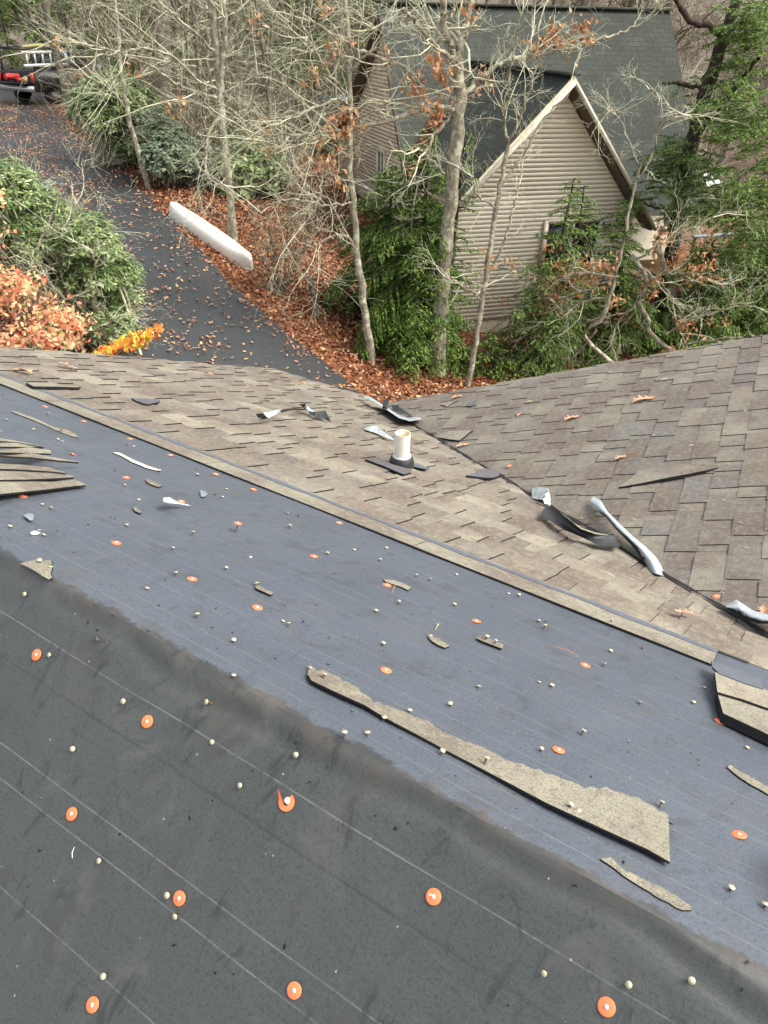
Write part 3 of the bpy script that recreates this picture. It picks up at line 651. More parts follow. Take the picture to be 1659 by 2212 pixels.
bare_tree('bare_tree', 'thickest pale tree with lichen patches and a green wire loop', (945, 805), [(945, 805, 21), (948, 740, 18), (952, 660, 17), (960, 570, 15.5), (970, 470, 15), (978, 380, 14), (988, 290, 14), (992, 210, 14), (988, 150, 13), (985, 110, 11)],
    [([(987, 140, 9), (968, 90, 8), (958, 40, 7.5), (955, -40, 7)], 0, .2, 4), ([(988, 130, 10), (1000, 80, 9), (1012, 30, 8), (1025, -40, 7)], 0, -.2, 4),
     ([(986, 240, 6), (960, 236, 5.5), (930, 233, 5), (870, 250, 4.5), (800, 270, 4.2), (740, 282, 4), (670, 290, 3.3), (600, 292, 2.6), (552, 288, 2)], 0, 1.0, 12),
     ([(985, 140, 5.5), (955, 110, 5), (920, 75, 4.5), (890, 40, 4), (866, 18, 3.5)], 0, .8),
     ([(950, 200, 5), (915, 190, 4.5), (880, 150, 4), (840, 130, 4), (780, 108, 3.5), (700, 60, 3), (620, 10, 2.4), (580, -20, 2)], 0, .9, 8),
     ([(992, 220, 6), (1030, 175, 5.5), (1070, 145, 5), (1120, 125, 4.5), (1180, 115, 4.2), (1240, 100, 3.8), (1300, 82, 3.2), (1350, 68, 2.6), (1400, 40, 2)], 0, -.8, 10),
     ([(975, 250, 4), (940, 290, 3.6), (920, 330, 3)], 0, .4, 3), ([(965, 380, 3.5), (935, 350, 3), (905, 320, 2.6)], 0, .4, 3),
     ([(960, 590, 3.2), (1000, 620, 2.8), (1030, 638, 2.2)], 0, -.3, 3), ([(955, 640, 3), (900, 655, 2.4), (870, 665, 2)], 0, -.3, 3)],
    [(905, 215, 8, .4), (925, 240, 8, .4), (890, 180, 5, .4), (940, 130, 10, .4), (955, 165, 8, .2), (970, 180, 5, .2), (1015, 30, 5, 0), (1160, 100, 10, -.4), (1190, 85, 12, -.4), (1220, 88, 10, -.4), (1250, 70, 6, -.5), (1270, 62, 5, -.5), (1035, 155, 5, -.2), (1050, 180, 4, -.2), (830, 130, 4, .4), (760, 90, 3, .5), (715, 20, 4, .6)], lvl=2, nch=4, tw=1.1, twn=5, tr=1.2)
gw_ = cast(946, 683, (unit(A_([-main_base[0], -main_base[1], 0])), unit(A_([-main_base[0], -main_base[1], 0]))@main_base))
mb = MB(); th = np.linspace(0, 2*math.pi, 24); mb.tube(A_([gw_+A_([math.cos(t)*.185, math.sin(t)*.185, .05*math.sin(t)]) for t in th]), .009, 5); tag(mb.build('wire_loop', GREENW), 'thin green wire loop tied round the thickest pale trunk', 'wire')
bare_tree('bare_tree', 'slim forked tree standing just right of the thickest trunk', (1010, 835), [(1010, 835, 7), (1022, 770, 6.5), (1035, 690, 6), (1047, 610, 6), (1062, 520, 5.5), (1075, 440, 5), (1088, 370, 5), (1098, 310, 4.5)],
    [([(1098, 315, 3.5), (1090, 250, 3), (1100, 170, 2.6), (1112, 90, 2.2), (1130, 10, 1.8)], 0, .2, 8), ([(1098, 312, 3.5), (1130, 240, 3), (1150, 160, 2.5), (1165, 60, 2)], 0, .2, 8),
     ([(1050, 600, 3), (1090, 520, 2.6), (1110, 440, 2.2), (1120, 400, 1.8)], 0, -.1), ([(1085, 400, 2.6), (1140, 320, 2.2), (1180, 250, 1.8), (1230, 200, 1.5)], 0, -.2), ([(1075, 450, 2.5), (1030, 420, 2), (1020, 380, 1.5)], 0, .2),
     ([(1040, 650, 2.2), (1010, 620, 1.8), (960, 600, 1.5)], 0, .2, 4)], [(1110, 560, 3), (1075, 560, 2)], lvl=2, nch=4, tw=.95, twn=6)
# low brown shrub, dead stub, thin dark stems
bare_tree('shrub', 'small many stemmed brown shrub beside the lower end of the canoe', (612, 640), [(612, 640, 4), (600, 590, 3.5), (590, 540, 3), (580, 490, 2)],
    [([(612, 635, 3.5), (630, 590, 3), (655, 540, 2.5), (670, 490, 2)], 0, 0), ([(612, 635, 3), (615, 580, 2.5), (620, 520, 2), (622, 470, 1.5)], 0, .2), ([(610, 635, 3), (590, 600, 2.5), (565, 560, 2)], 0, -.2)],
    [(600, 520, 8), (640, 500, 8), (660, 520, 7), (580, 530, 5), (620, 480, 7), (600, 470, 5), (650, 560, 5), (640, 470, 5)], lvl=2, nch=5, tw=.8, twn=14, bark=TWIG2, twig=TWIG2, cat='shrub', lsize=.06)
bare_tree('dead_tree', 'short grey broken trunk between the brown shrub and the hemlock', (687, 681), [(687, 681, 7), (680, 650, 7), (672, 620, 6.5), (668, 596, 6)], [([(672, 620, 2), (655, 590, 1.6), (640, 570, 1.3)], 0, .1, 2)], lvl=1, tw=.4, cat='dead tree', bark=BARK3)
# --- hemlocks
def hemlock(name, label, base, H, R, nb, mat, seed, zlo=.1, size=.05, trunk_r=.06, lean=(0, 0), group=None, droop=.35, cat='hemlock tree', asym=None, dens=1.0, bark=None):
    global rng
    rng = np.random.default_rng(seed); o = empty(name, base, label, cat, group)
    tp = A_([base+ZV*(-.1)+A_([lean[0], lean[1], 0])*t*H+ZV*H*t+A_([math.sin(t*5+seed)*.04, math.cos(t*4)*.04, 0]) for t in np.linspace(0, 1, 12)])
    mb = MB(); mb.tube(tp, np.linspace(trunk_r, .012, 12), 7); mb.build('trunk', bark or BARK2, o, smooth=True)
    C, D, N_ = [], [], []; mbb = MB()
    for i in range(nb):
        t = zlo+(1-zlo)*(i+rng.uniform())/nb; p0 = A_([np.interp(t, np.linspace(0, 1, 12), tp[:, k]) for k in range(3)])
        az = rng.uniform(0, 2*math.pi); L = R*(1-t)**.75*rng.uniform(.6, 1.1)+.12
        if asym is not None: L *= 1+asym[2]*math.cos(az-math.atan2(asym[1], asym[0]))
        d = A_([math.cos(az), math.sin(az), .18]); m = max(4, int(L/.12)); P = [p0]; q = p0
        for k in range(m): d = unit(d+A_([0, 0, -droop*.28])+rng.normal(0, .05, 3)); q = q+d*L/m; P.append(q)
        P = A_(P); mbb.tube(P, np.linspace(.011+.006*L, .003, m+1), 3)
        sd = unit(np.cross(d, ZV)); ns = max(6, int(L/.055*dens))
        ss = np.sort(rng.uniform(.12, 1, ns)); sl_ = .42*L*(1-ss*.75)*rng.uniform(.5, 1.1, ns)+.05
        for s_, l_ in zip(ss, sl_):
            x_ = s_*m; k = min(int(x_), m-1); c = P[k]+(P[k+1]-P[k])*(x_-k); dd = unit(P[k+1]-P[k]); sg = rng.choice((-1, 1))
            a = unit(dd*.75+sd*sg+A_([0, 0, -.12-.25*droop])+rng.normal(0, .08, 3)); nn_ = int(l_/(size*.52))+1; tt_ = (np.arange(nn_)+.5)/nn_
            Cc = c+a*(tt_*l_)[:, None]+A_([0, 0, -1])*(droop*.35*tt_**2*l_)[:, None]+rng.normal(0, size*.18, (nn_, 3)); C.append(Cc); D.append(np.tile(a, (nn_, 1))+rng.normal(0, .45, (nn_, 3)))
    C = np.concatenate(C); D = np.concatenate(D); D /= np.linalg.norm(D, axis=1)[:, None]; n = len(C)
    up = ZV+rng.normal(0, .35, (n, 3)); S = np.cross(D, up); S /= np.linalg.norm(S, axis=1)[:, None]; sz = size*rng.uniform(.7, 1.3, n)[:, None]
    V = np.stack([C-D*sz*.7, C+S*sz*.24, C+D*sz*.8, C-S*sz*.24], 1)
    mb = MB(); mb.add(V.reshape(-1, 3), np.arange(4*n).reshape(n, 4)); mb.build('crown', mat, o)
    mbb.build('branches', bark or BARK2, o)
    return o
h1 = ghit(912, 765); hemlock('hemlock', 'full dark green hemlock between two pale trunks', h1, 3.8, 1.55, 150, HEML, 1, .08, .045, .07, (-.02, .03), asym=(-1, -.3, .45), dens=2.4)
h1b = ghit(850, 700); hemlock('hemlock', 'bright green young hemlock whose lowest sprays touch the leaves by the pale leaning trunk', h1b, 2.9, 1.6, 120, HEML, 2, .04, .045, .05, (-.05, -.05), asym=(-1, -1, .3), dens=2.4)
h2_ = ghit(962, 775); hemlock('hemlock', 'thin dark stemmed hemlock right behind the thickest pale trunk', h2_, 3.9, .7, 45, HEML, 3, .35, .05, .06)
h3 = W0+MV*.35-BK*1.3; h3[2] = zg(h3[0], h3[1]); hemlock('hemlock', 'feathery hemlock in front of the beige wall left of its window', h3, 3.2, 1.0, 90, HEML2, 4, .05, .042, .05, dens=1.7)
h4 = ghit(1132, 800); hemlock('hemlock', 'dark slanting hemlock at the edge of the near roof', h4, 3.4, 1.15, 90, HEML2, 5, .06, .042, .06, (.13, .05), droop=.5, dens=1.7)
h5 = W0+MV*1.35-BK*1.4; h5[2] = zg(h5[0], h5[1]); hemlock('hemlock', 'feathery hemlock in front of the beige wall right of its window', h5, 2.8, 1.25, 110, HEML2, 6, .03, .042, .05, dens=1.8)
h6 = W0+MV*3.1-BK*1.6; h6[2] = -.4; hemlock('hemlock', 'low green hemlock below the right corner of the gable', h6, 2.7, 1.5, 120, HEML2, 16, .02, .045, .05, dens=1.8)
h7 = W0+MV*4.6-BK*1.0; h7[2] = -.6; hemlock('hemlock', 'green hemlock further right beside the wooden deck', h7, 2.9, 1.7, 120, HEML2, 17, .02, .048, .06, dens=1.7)
h8 = W0+MV*5.6-BK*1.5; h8[2] = -.6; hemlock('hemlock', 'tall soft feathery hemlock at the right edge beyond the roof', h8, 6.2, 2.0, 150, HEML2, 18, .05, .055, .09, dens=1.5)
h9 = W0+MV*6.8+BK*.8; h9[2] = -.6; hemlock('hemlock', 'furthest right hemlock standing behind the deck', h9, 6.8, 2.3, 120, HEML2, 19, .08, .06, .10, dens=1.2)
for i, (x, y, hh, lb) in enumerate(((1060, 810, .9, 'little hemlock seedling beside the slim forked tree'), (1180, 790, 1.1, 'low hemlock sprays peeping over the right wing roof'), (1000, 800, .6, 'tiny hemlock seedling at the foot of the thickest trunk'))):
    hemlock('hemlock', lb, ghit(x, y), hh, .7, 26, HEML, 20+i, .05, .05, .02)
# the big hemlock on the right, reaching close to the camera
BH = ghit(1425, 735); BH = W0+MV*3.4-BK*.9; BH[2] = -.5
def big_hemlock():
    global rng
    rng = np.random.default_rng(31); o = empty('hemlock', BH, 'tall hemlock with dark mossy crooked trunk at the upper right', 'hemlock tree')
    P, R = px_path([(1420, 690, 13), (1440, 600, 13), (1462, 480, 15), (1478, 380, 15), (1500, 290, 15), (1525, 200, 15), (1552, 120, 14), (1580, 40, 13), (1610, -60, 12)], BH)
    P[0][2] = -.8; Q, Rq = resample(P, R, 40); Q += rng.normal(0, .012, Q.shape); mb = MB(); mb.tube(Q, Rq*(1+rng.normal(0, .07, 40)), 9); mb.build('trunk', BARK2, o, smooth=True)
    mb = MB()
    for pts in ([(1555, 75, 7), (1530, 55, 7), (1500, 50, 6.5), (1475, 25, 6), (1458, -10, 5.5)], [(1520, 190, 5), (1480, 183, 4.5), (1455, 180, 4), (1430, 182, 3)], [(1500, 300, 7), (1545, 240, 6), (1580, 200, 5), (1640, 120, 4)], [(1470, 440, 3), (1420, 450, 2.6), (1390, 440, 2)]):
        Pq, Rr_ = px_path(pts, BH, 0, 0, .5); a, b = resample(Pq, Rr_, 18); mb.tube(a+rng.normal(0, .012, a.shape), b*(1+rng.normal(0, .1, 18)), 7)
    mb.build('limbs', BARK2, o, smooth=True)
    C, D = [], []; mbb = MB()
    regs = [((1600, 90), 50, 70, 26, 0), ((1560, 230), 60, 60, 22, .5), ((1620, 260), 50, 80, 26, 1.2), ((1470, 330), 60, 35, 14, .3), ((1440, 370), 50, 30, 12, .2), ((1520, 360), 60, 40, 14, .6), ((1590, 420), 80, 50, 34, 1.2), ((1480, 440), 50, 40, 12, .5), ((1640, 520), 60, 60, 22, 1.0), ((1380, 430), 45, 25, 8, .3), ((1300, 490), 60, 25, 7, .5), ((1560, 560), 80, 50, 16, .3), ((1640, 30), 50, 40, 14, .8), ((1500, 650), 90, 50, 18, -.2), ((1600, 660), 70, 50, 18, -.1)]
    nrm = unit(A_([-BH[0], -BH[1], 0.]))
    for (cx, cy), sx, sy, nbk, o_ in regs:
        for _ in range(int(nbk*2.4)):
            p0 = cast(cx+rng.normal(0, sx*.6), cy+rng.normal(0, sy*.6), (nrm, nrm@BH+o_+rng.normal(0, .4)))
            az = rng.uniform(0, 2*math.pi) if rng.uniform() < .4 else rng.normal(3.6, .8); L = rng.uniform(.35, .75); d = A_([math.cos(az), math.sin(az), .12]); m = 6; P = [p0-d*L*.5]; q = P[0]
            for k in range(m): d = unit(d+A_([0, 0, -.10])+rng.normal(0, .05, 3)); q = q+d*L/m; P.append(q)
            P = A_(P); mbb.tube(P, np.linspace(.008, .003, m+1), 3); sd = unit(np.cross(d, ZV))
            for s_ in rng.uniform(.05, 1, int(L/.045)):
                l_ = .42*L*(1.05-s_*.75)*rng.uniform(.5, 1.1)+.04; x_ = s_*m; k = min(int(x_), m-1); c = P[k]+(P[k+1]-P[k])*(x_-k); a = unit(unit(P[k+1]-P[k])*.7+sd*rng.choice((-1, 1))+A_([0, 0, -.2])+rng.normal(0, .08, 3))
                nn_ = int(l_/.021)+1; tt_ = (np.arange(nn_)+.5)/nn_; C.append(c+a*(tt_*l_)[:, None]+rng.normal(0, .008, (nn_, 3))); D.append(np.tile(a, (nn_, 1))+rng.normal(0, .5, (nn_, 3)))
    C = np.concatenate(C); D = np.concatenate(D); D /= np.linalg.norm(D, axis=1)[:, None]; n = len(C); S = np.cross(D, ZV+rng.normal(0, .35, (n, 3))); S /= np.linalg.norm(S, axis=1)[:, None]; sz = .05*rng.uniform(.7, 1.3, n)[:, None]
    V = np.stack([C-D*sz*.7, C+S*sz*.2, C+D*sz*.8, C-S*sz*.2], 1); mb = MB(); mb.add(V.reshape(-1, 3), np.arange(4*n).reshape(n, 4)); mb.build('crown', HEML2, o); mbb.build('branches', BARK2, o)
big_hemlock()
rng = np.random.default_rng(41)
# leaning pale trunks and crooked lichened saplings to the right, close behind the near roof
def gpt(m_, b_, z=None): q = W0+MV*m_+BK*b_; q[2] = zg(q[0], q[1])-.05 if z is None else z; return q
bare_tree('bare_tree', 'white lichened sapling with clinging orange leaves in front of the gable window', (0, 0), [(1225, 830, 4.5), (1275, 745, 4.5), (1300, 690, 4.5), (1318, 640, 4.5), (1330, 590, 4.5), (1345, 530, 4), (1360, 450, 3.5), (1372, 400, 3), (1385, 350, 2.5)],
    [([(1318, 640, 3), (1270, 650, 2.6), (1220, 668, 2.3), (1170, 690, 2)], 0, -.3), ([(1335, 600, 3), (1260, 590, 2.4), (1190, 600, 2.1), (1130, 590, 2), (1070, 575, 1.6)], 0, -.3, 12), ([(1330, 600, 2.6), (1230, 640, 2.2), (1140, 650, 2), (1080, 700, 1.6), (1040, 730, 1.3)], 0, -.3, 8),
     ([(1372, 400, 2.6), (1410, 330, 2.4), (1430, 225, 2), (1405, 190, 1.4)], 0, .1), ([(1380, 360, 2), (1330, 245, 1.8), (1290, 250, 1.3)], 0, .1), ([(1410, 300, 2.2), (1460, 245, 2.4), (1500, 255, 1.6)], 0, .1, 5), ([(1290, 710, 2.4), (1240, 770, 2), (1200, 775, 1.6)], 0, -.2, 5)],
    [(1185, 600, 10, -.2), (1210, 590, 12, -.2), (1240, 595, 12, -.2), (1270, 600, 12, -.2), (1290, 585, 10, -.2), (1320, 570, 8, -.2), (1180, 630, 12, -.2), (1205, 650, 8, -.2), (1230, 625, 8, -.2), (1165, 660, 8, -.2), (1170, 560, 5, -.2), (1190, 540, 4, -.2), (1155, 745, 8, -.2), (1300, 620, 7, -.2), (1340, 640, 4, -.2), (1080, 640, 3, -.2)], base=gpt(1.4, -4.2), lvl=2, nch=4, tw=.8, twn=6, lsize=.085)
bare_tree('bare_tree', 'crooked pale sapling sprawling over the edge of the right wing roof', (0, 0), [(1460, 800, 4.5), (1420, 735, 4.5), (1400, 690, 5), (1380, 650, 5), (1395, 620, 5), (1392, 590, 4.5), (1370, 560, 4)],
    [([(1396, 625, 3.5), (1370, 660, 3), (1340, 690, 2.6), (1320, 720, 2.2), (1325, 760, 1.8)], 0, -.2), ([(1385, 575, 3.2), (1420, 610, 3), (1450, 640, 2.8), (1460, 700, 2.4), (1475, 730, 2)], 0, -.1, 7), ([(1375, 560, 3), (1440, 520, 2.6), (1500, 490, 2.3), (1540, 470, 1.6)], 0, 0, 7),
     ([(1440, 720, 2.6), (1500, 690, 2.3), (1560, 670, 2), (1640, 650, 1.6)], 0, .2, 7), ([(1475, 745, 2.4), (1530, 735, 2.2), (1590, 730, 2), (1630, 750, 1.5)], 0, .1, 7), ([(1400, 600, 2.2), (1470, 590, 2), (1530, 600, 1.6)], 0, 0, 6)],
    [(1430, 520, 10, 0), (1420, 540, 6, 0), (1445, 570, 7, 0), (1500, 575, 8, 0), (1470, 560, 4, 0), (1545, 590, 5, 0), (1475, 700, 9, 0), (1490, 715, 7, 0), (1410, 615, 7, 0), (1385, 600, 6, 0), (1520, 560, 4, 0), (1500, 610, 5, 0), (1480, 780, 6, 0), (1440, 760, 4, 0), (1560, 690, 3, 0), (1530, 520, 3, 0)], base=gpt(2.6, -4.4), lvl=2, nch=4, tw=.85, twn=6, lsize=.085)
bare_tree('bare_tree', 'pale leaning stem close to the right end of the gable roof', (0, 0), [(1412, 600, 6), (1425, 540, 6), (1438, 490, 6), (1450, 440, 5.5), (1462, 400, 5)], [([(1460, 410, 2), (1480, 380, 1.6)], 0, 0, 2)], base=gpt(3.1, -1.8, .2), lvl=1, tw=.4, twn=2)
# --- rhododendrons and other broadleaf bushes
def bush(name, label, clumps, nrm_base, mat, seed, leaf=.09, dens=1.0, stems=10, cat='shrub', group=None, twm=None, whorl=7):
    """clumps: (px,py,radius m,depth offset) on the upright plane through base"""
    global rng
    rng = np.random.default_rng(seed); B0 = nrm_base; o = empty(name, B0, label, cat, group); nrm = unit(A_([CAM[0]-B0[0], CAM[1]-B0[1], 0.])); C = []; N_ = []; mb = MB()
    for (cx, cy, r, o_) in clumps:
        c0 = cast(cx, cy, (nrm, nrm@B0+o_)); n = int(150*dens*(r/.4)**2)
        d = rng.normal(0, 1, (n, 3)); d /= np.linalg.norm(d, axis=1)[:, None]; d[:, 2] = np.where(d[:, 2] < -.3, -d[:, 2], d[:, 2]); rr = r*rng.uniform(.35, 1.05, n)**.6
        q = c0+d*rr[:, None]*A_([1, 1, .8]); q[:, 2] = np.maximum(q[:, 2], zg(q[:, 0], q[:, 1])+.03); C.append(q); N_.append(unit(A_([0, 0, .9]))+d*.7)
        for _ in range(3):
            f_ = B0+rng.normal(0, .25, 3)*A_([1, 1, 0]); f_[2] = zg(f_[0], f_[1]); P, R = resample([f_, (f_+c0)/2+rng.normal(0, .1, 3), c0+rng.normal(0, r*.3, 3)], [.022, .016, .008], 9); mb.tube(P, R, 5)
        for _ in range(int(8*dens)): grow(mb, c0+rng.normal(0, r*.25, 3), unit(rng.normal(0, 1, 3)+ZV*.4), r*1.1, .006, 1, 3, .02, 3)
    mb.build('stems', twm or TWIG, o)
    C = np.concatenate(C); Nn = np.concatenate(N_); Nn /= np.linalg.norm(Nn, axis=1)[:, None]; n = len(C)
    a0 = np.cross(Nn, A_([.3, .2, .9])+rng.normal(0, .4, (n, 3))); a0 /= np.linalg.norm(a0, axis=1)[:, None]; b0 = np.cross(Nn, a0); Vs = []
    for k in range(whorl):
        th = 2*math.pi*k/whorl+rng.uniform(0, .7, n); d = a0*np.cos(th)[:, None]+b0*np.sin(th)[:, None]+Nn*rng.uniform(-.35, .45, n)[:, None]; d /= np.linalg.norm(d, axis=1)[:, None]
        s_ = np.cross(d, Nn); s_ /= np.linalg.norm(s_, axis=1)[:, None]; L = (leaf*rng.uniform(.6, 1.15, n))[:, None]
        Vs.append(np.stack([C+d*L*.1, C+d*L*.55+s_*L*.19, C+d*L*1.05-Nn*L*.12, C+d*L*.55-s_*L*.19], 1))
    V = np.concatenate(Vs); m = len(V); mb = MB(); mb.add(V.reshape(-1, 3), np.arange(4*m).reshape(m, 4)); mb.build('leaves', mat, o)
    return o
def clum(pts, r0, dr=.15, do=.5): return [(x, y, r0*random.uniform(.8, 1.25), random.uniform(-do, do)) for x, y in pts]
b1 = ghit(200, 365); b1[2] = zg(b1[0], b1[1])
bush('shrub', 'broad green rhododendron on the far bank beside the parked truck', clum([(q0+44-.05*(q1-190), q1+1) for q0, q1 in [(185, 215), (205, 235), (165, 235), (225, 255), (195, 262), (245, 275), (215, 290), (250, 305), (270, 255), (185, 205), (205, 205), (232, 225), (262, 300), (285, 320), (300, 300), (240, 330)]], .62, do=.9), b1+A_([0, .5, 0]), RHODO, 51, .17, .85)
b2 = ghit(370, 395)
bush('shrub', 'low dark rhododendron behind the thin slanting trunk', clum([(q0+26, q1-6) for q0, q1 in [(330, 300), (350, 330), (375, 350), (395, 370), (340, 350), (310, 280), (360, 370), (400, 385), (340, 365)]], .55, do=.7), b2, PALEG, 52, .15, .8)
b3 = ghit(330, 300)
b4 = ghit(180, 742)
lp = [(40, 400), (90, 430), (10, 440), (130, 460), (70, 480), (170, 500), (20, 510), (110, 520), (200, 490), (225, 520), (150, 555), (60, 560), (215, 560), (240, 590), (190, 600), (120, 600), (245, 630), (215, 650), (170, 650), (255, 670), (220, 700), (190, 710), (240, 710), (150, 690), (30, 600), (20, 380), (90, 640), (130, 720), (180, 745)]
bush('shrub', 'large loose green shrub between the driveway and the near roof', clum([(a-14, b+26) if b < 570 else (a, b) for a, b in lp], .38, do=.5), b4+A_([0, .3, 0]), RHODO, 53, .095, 1.0, stems=14)
bush('shrub', 'pale silvery green shrub at the left edge above the red leaves', clum([(5, 420), (40, 445), (-20, 450), (80, 470), (30, 480), (60, 430), (110, 500), (-10, 400)], .40, do=.3), b4+A_([-.9, 1.5, 0]), PALEG, 54, .07, 1.0)
bare_tree('bare_tree', 'crooked lichened sapling growing out of the large loose shrub', (0, 0), [(165, 770, 3), (150, 690, 3), (135, 640, 3), (100, 600, 2.6), (80, 540, 2.4), (110, 470, 2.2), (130, 420, 1.8)],
    [([(140, 650, 2.6), (190, 620, 2.3), (205, 575, 2), (200, 540, 1.6)], 0, .2), ([(150, 690, 2.4), (100, 700, 2), (60, 690, 1.6)], 0, .3), ([(100, 600, 2.3), (60, 570, 2), (20, 540, 1.6)], 0, .2), ([(160, 730, 2.3), (230, 700, 2), (260, 680, 1.5)], 0, .3), ([(100, 510, 2), (140, 490, 1.8), (170, 440, 1.4)], 0, .3)], base=b4+A_([0, -.5, 0]), lvl=2, nch=4, tw=.7, twn=8)
# red leaved tree beside the roof's rake
def leafy(name, label, base, paths, regions, mat, seed, lsize, cat, bark=TWIG2):
    global rng
    rng = np.random.default_rng(seed); o = empty(name, base, label, cat); nrm = unit(A_([CAM[0]-base[0], CAM[1]-base[1], 0.])); mb = MB()
    for pts in paths:
        P, R = px_path(pts, base, .01, 0, .3); a, b = resample(P, R, 5*len(pts)); mb.tube(a, b, 6)
        for _ in range(9): i = rng.integers(3, len(a)-1); grow(mb, a[i], unit(rng.normal(0, 1, 3)+ZV*.3), .5, .006, 1, 3, .02, 4)
    mb.build('limbs', bark, o, smooth=True); C = []
    for (cx, cy, sx, sy, n, o_) in regions:
        for _ in range(n): C.append(cast(cx+rng.normal(0, sx), cy+rng.normal(0, sy), (nrm, nrm@base+o_+rng.normal(0, .3))))
    C = A_(C); V, Fc = leaf_quads(C, lsize, A_([0, -.35, .75])+rng.normal(0, .45, (len(C), 3)), .25, lobes=False); mb = MB(); mb.add(V, Fc); mb.build('leaves', mat, o, smooth=False); return o
br = A_([-5.2, 7.6, 0.]); br[2] = zg(br[0], br[1])
leafy('red_leaved_tree', 'small tree with red and peach leaves at the left edge beside the roof', br, [[(20, 800, 12), (22, 740, 11), (40, 690, 9), (70, 650, 5), (90, 620, 3)], [(30, 720, 6), (90, 700, 4), (150, 720, 2.5)], [(25, 700, 6), (0, 640, 4), (-20, 590, 3)], [(60, 660, 3), (30, 610, 2.5), (10, 580, 2)]],
    [(12, 598, 20, 11, 150, 0), (55, 620, 22, 16, 260, 0), (20, 650, 30, 18, 260, 0), (80, 680, 30, 18, 260, 0), (130, 690, 30, 18, 200, 0), (60, 725, 40, 16, 340, .1), (130, 735, 24, 12, 170, .1), (15, 745, 30, 10, 200, .2), (-40, 650, 30, 60, 400, 0), (160, 705, 20, 14, 60, 0), (2, 430, 6, 12, 16, .1), (12, 490, 12, 12, 8, .1)], REDL, 61, .068, 'tree')
by = A_([-3.2, 7.0, 0.]); by[2] = zg(by[0], by[1])
leafy('orange_leaved_sapling', 'glowing orange and yellow branch tip poking up past the roof edge', by, [[(200, 860, 5), (225, 790, 4.5), (260, 755, 3.5), (300, 735, 2.6), (345, 712, 1.6)]],
    [(235, 755, 12, 5, 90, 0), (265, 745, 13, 6, 120, 0), (295, 736, 12, 7, 120, 0), (320, 722, 9, 5, 80, 0), (342, 711, 6, 4, 30, 0), (215, 768, 10, 6, 60, 0)], YELL, 62, .058, 'sapling')
# --- background forest: prototypes, then copies of each tree and its parts
def copy_tree(o, loc, rz, s_, label=None, group=None):
    r_ = o.copy(); COL.objects.link(r_); r_.location = loc; r_.rotation_euler = (0, 0, rz); r_.scale = (s_, s_, s_)
    if label: r_['label'] = label
    if group: r_['group'] = group
    for ch in [c for c in o.children]:
        c = ch.copy(); COL.objects.link(c); c.parent = r_
    return r_
rng = np.random.default_rng(77)
def proto_bare(seed, H, r, label, grp, bark, twig, tw):
    global rng
    rng = np.random.default_rng(seed); o = empty('woodland_tree', (0, 0, 0), label, 'tree', grp)
    P = [A_([0, 0, -.4])]; d = A_([rng.normal(0, .05), rng.normal(0, .05), 1.])
    for i in range(9): d = unit(d+rng.normal(0, .05, 3)+ZV*.1); P.append(P[-1]+d*H/9)
    P = A_(P); mb = MB(); mb.tube(P, np.linspace(r, r*.35, 10), 8); mb.build('trunk', bark, o, smooth=True); mb = MB()
    for _ in range(tw):
        t = rng.uniform(1.2, 9)if rng.uniform() < .8 else rng.uniform(.5, 2); i = min(int(t), 8); p = P[i]+(P[i+1]-P[i])*(t-i); az = rng.uniform(0, 6.28)
        grow(mb, p, unit(A_([math.cos(az), math.sin(az), .35])), rng.uniform(1.2, 2.8), r*.22, 2, 4, .04, 4, None, .2)
    mb.build('twigs', twig, o); return o
GA, GB, GC, GD = 'bare grey trees filling the wood', 'slim pale saplings in the wood', 'dark evergreen hemlocks in the wood', 'brown leafless brush in the wood'
pa = [proto_bare(100+i, 11, .15+.05*i, 'tall bare grey trunk in the crowded wood behind the driveway', GA, BARK3, TWIG2, 26) for i in range(3)]
pb_ = [proto_bare(110+i, 6.5, .05, 'slim pale sapling with tangled twigs in the wood', GB, BARK3, TWIG2 if i else TWIG, 22) for i in range(3)]
pc = [hemlock('woodland_hemlock', 'dark evergreen hemlock standing deep in the wood', A_([0, 0, 0.]), 7.5, 2.0, 75, HEML, 120+i, .12, .13, .10, group=GC, dens=.6) for i in range(2)]
def thicket(seed):
    global rng
    rng = np.random.default_rng(seed); mb = MB()
    for _ in range(26): a = rng.normal(0, .5, 3)*A_([1, 1, 0]); grow(mb, a, unit(A_([rng.normal(0, .5), rng.normal(0, .5), 1.1])), rng.uniform(1, 2.4), .012, 2, 3, .02, 4, None, .22)
    o = mb.build('brush', TWIG2, origin=(0, 0, 0)); return tag(o, 'tangle of brown leafless brush under the trees', 'brush', GD)
pt_ = [thicket(131), thicket(132)]
_b = A_([-4., 26., 0.]); _b[2] = zg(-4., 26.); GE = 'evergreen shrubs under the woodland trees'
pbs = [bush('woodland_shrub', 'dull green evergreen shrub under the woodland trees', [(829.5+_b[0]*60, 250, .8, 0)], _b, RHODO, 140, .17, .5, group=GE)]
for _c in pbs[0].children:
    n_ = len(_c.data.vertices); v_ = np.empty(n_*3, np.float32); _c.data.vertices.foreach_get('co', v_); v_ = v_.reshape(-1, 3); v_ -= np.array([v_[:, 0].mean(), v_[:, 1].mean(), v_[:, 2].min()]) if _c.name.startswith('leaves') else np.array([v_[:, 0].mean(), v_[:, 1].mean(), v_[:, 2].min()]); _c.data.vertices.foreach_set('co', v_.ravel())
rng = np.random.default_rng(88)
def hidden(x, y):   # keep the neighbour's plot, the driveway and the near ground clear
    s, w_ = inroad(A_([x]), A_([y]))
    if s[0] > -.8 and s[0] < w_[0]+.6 and y < 45: return True
    q = A_([x, y, 0])-A_([RL[0], RL[1], 0]); m_, b_ = q@MV, q@BK
    return (-1.0 < m_ < 10 and -6.5 < b_ < 5)
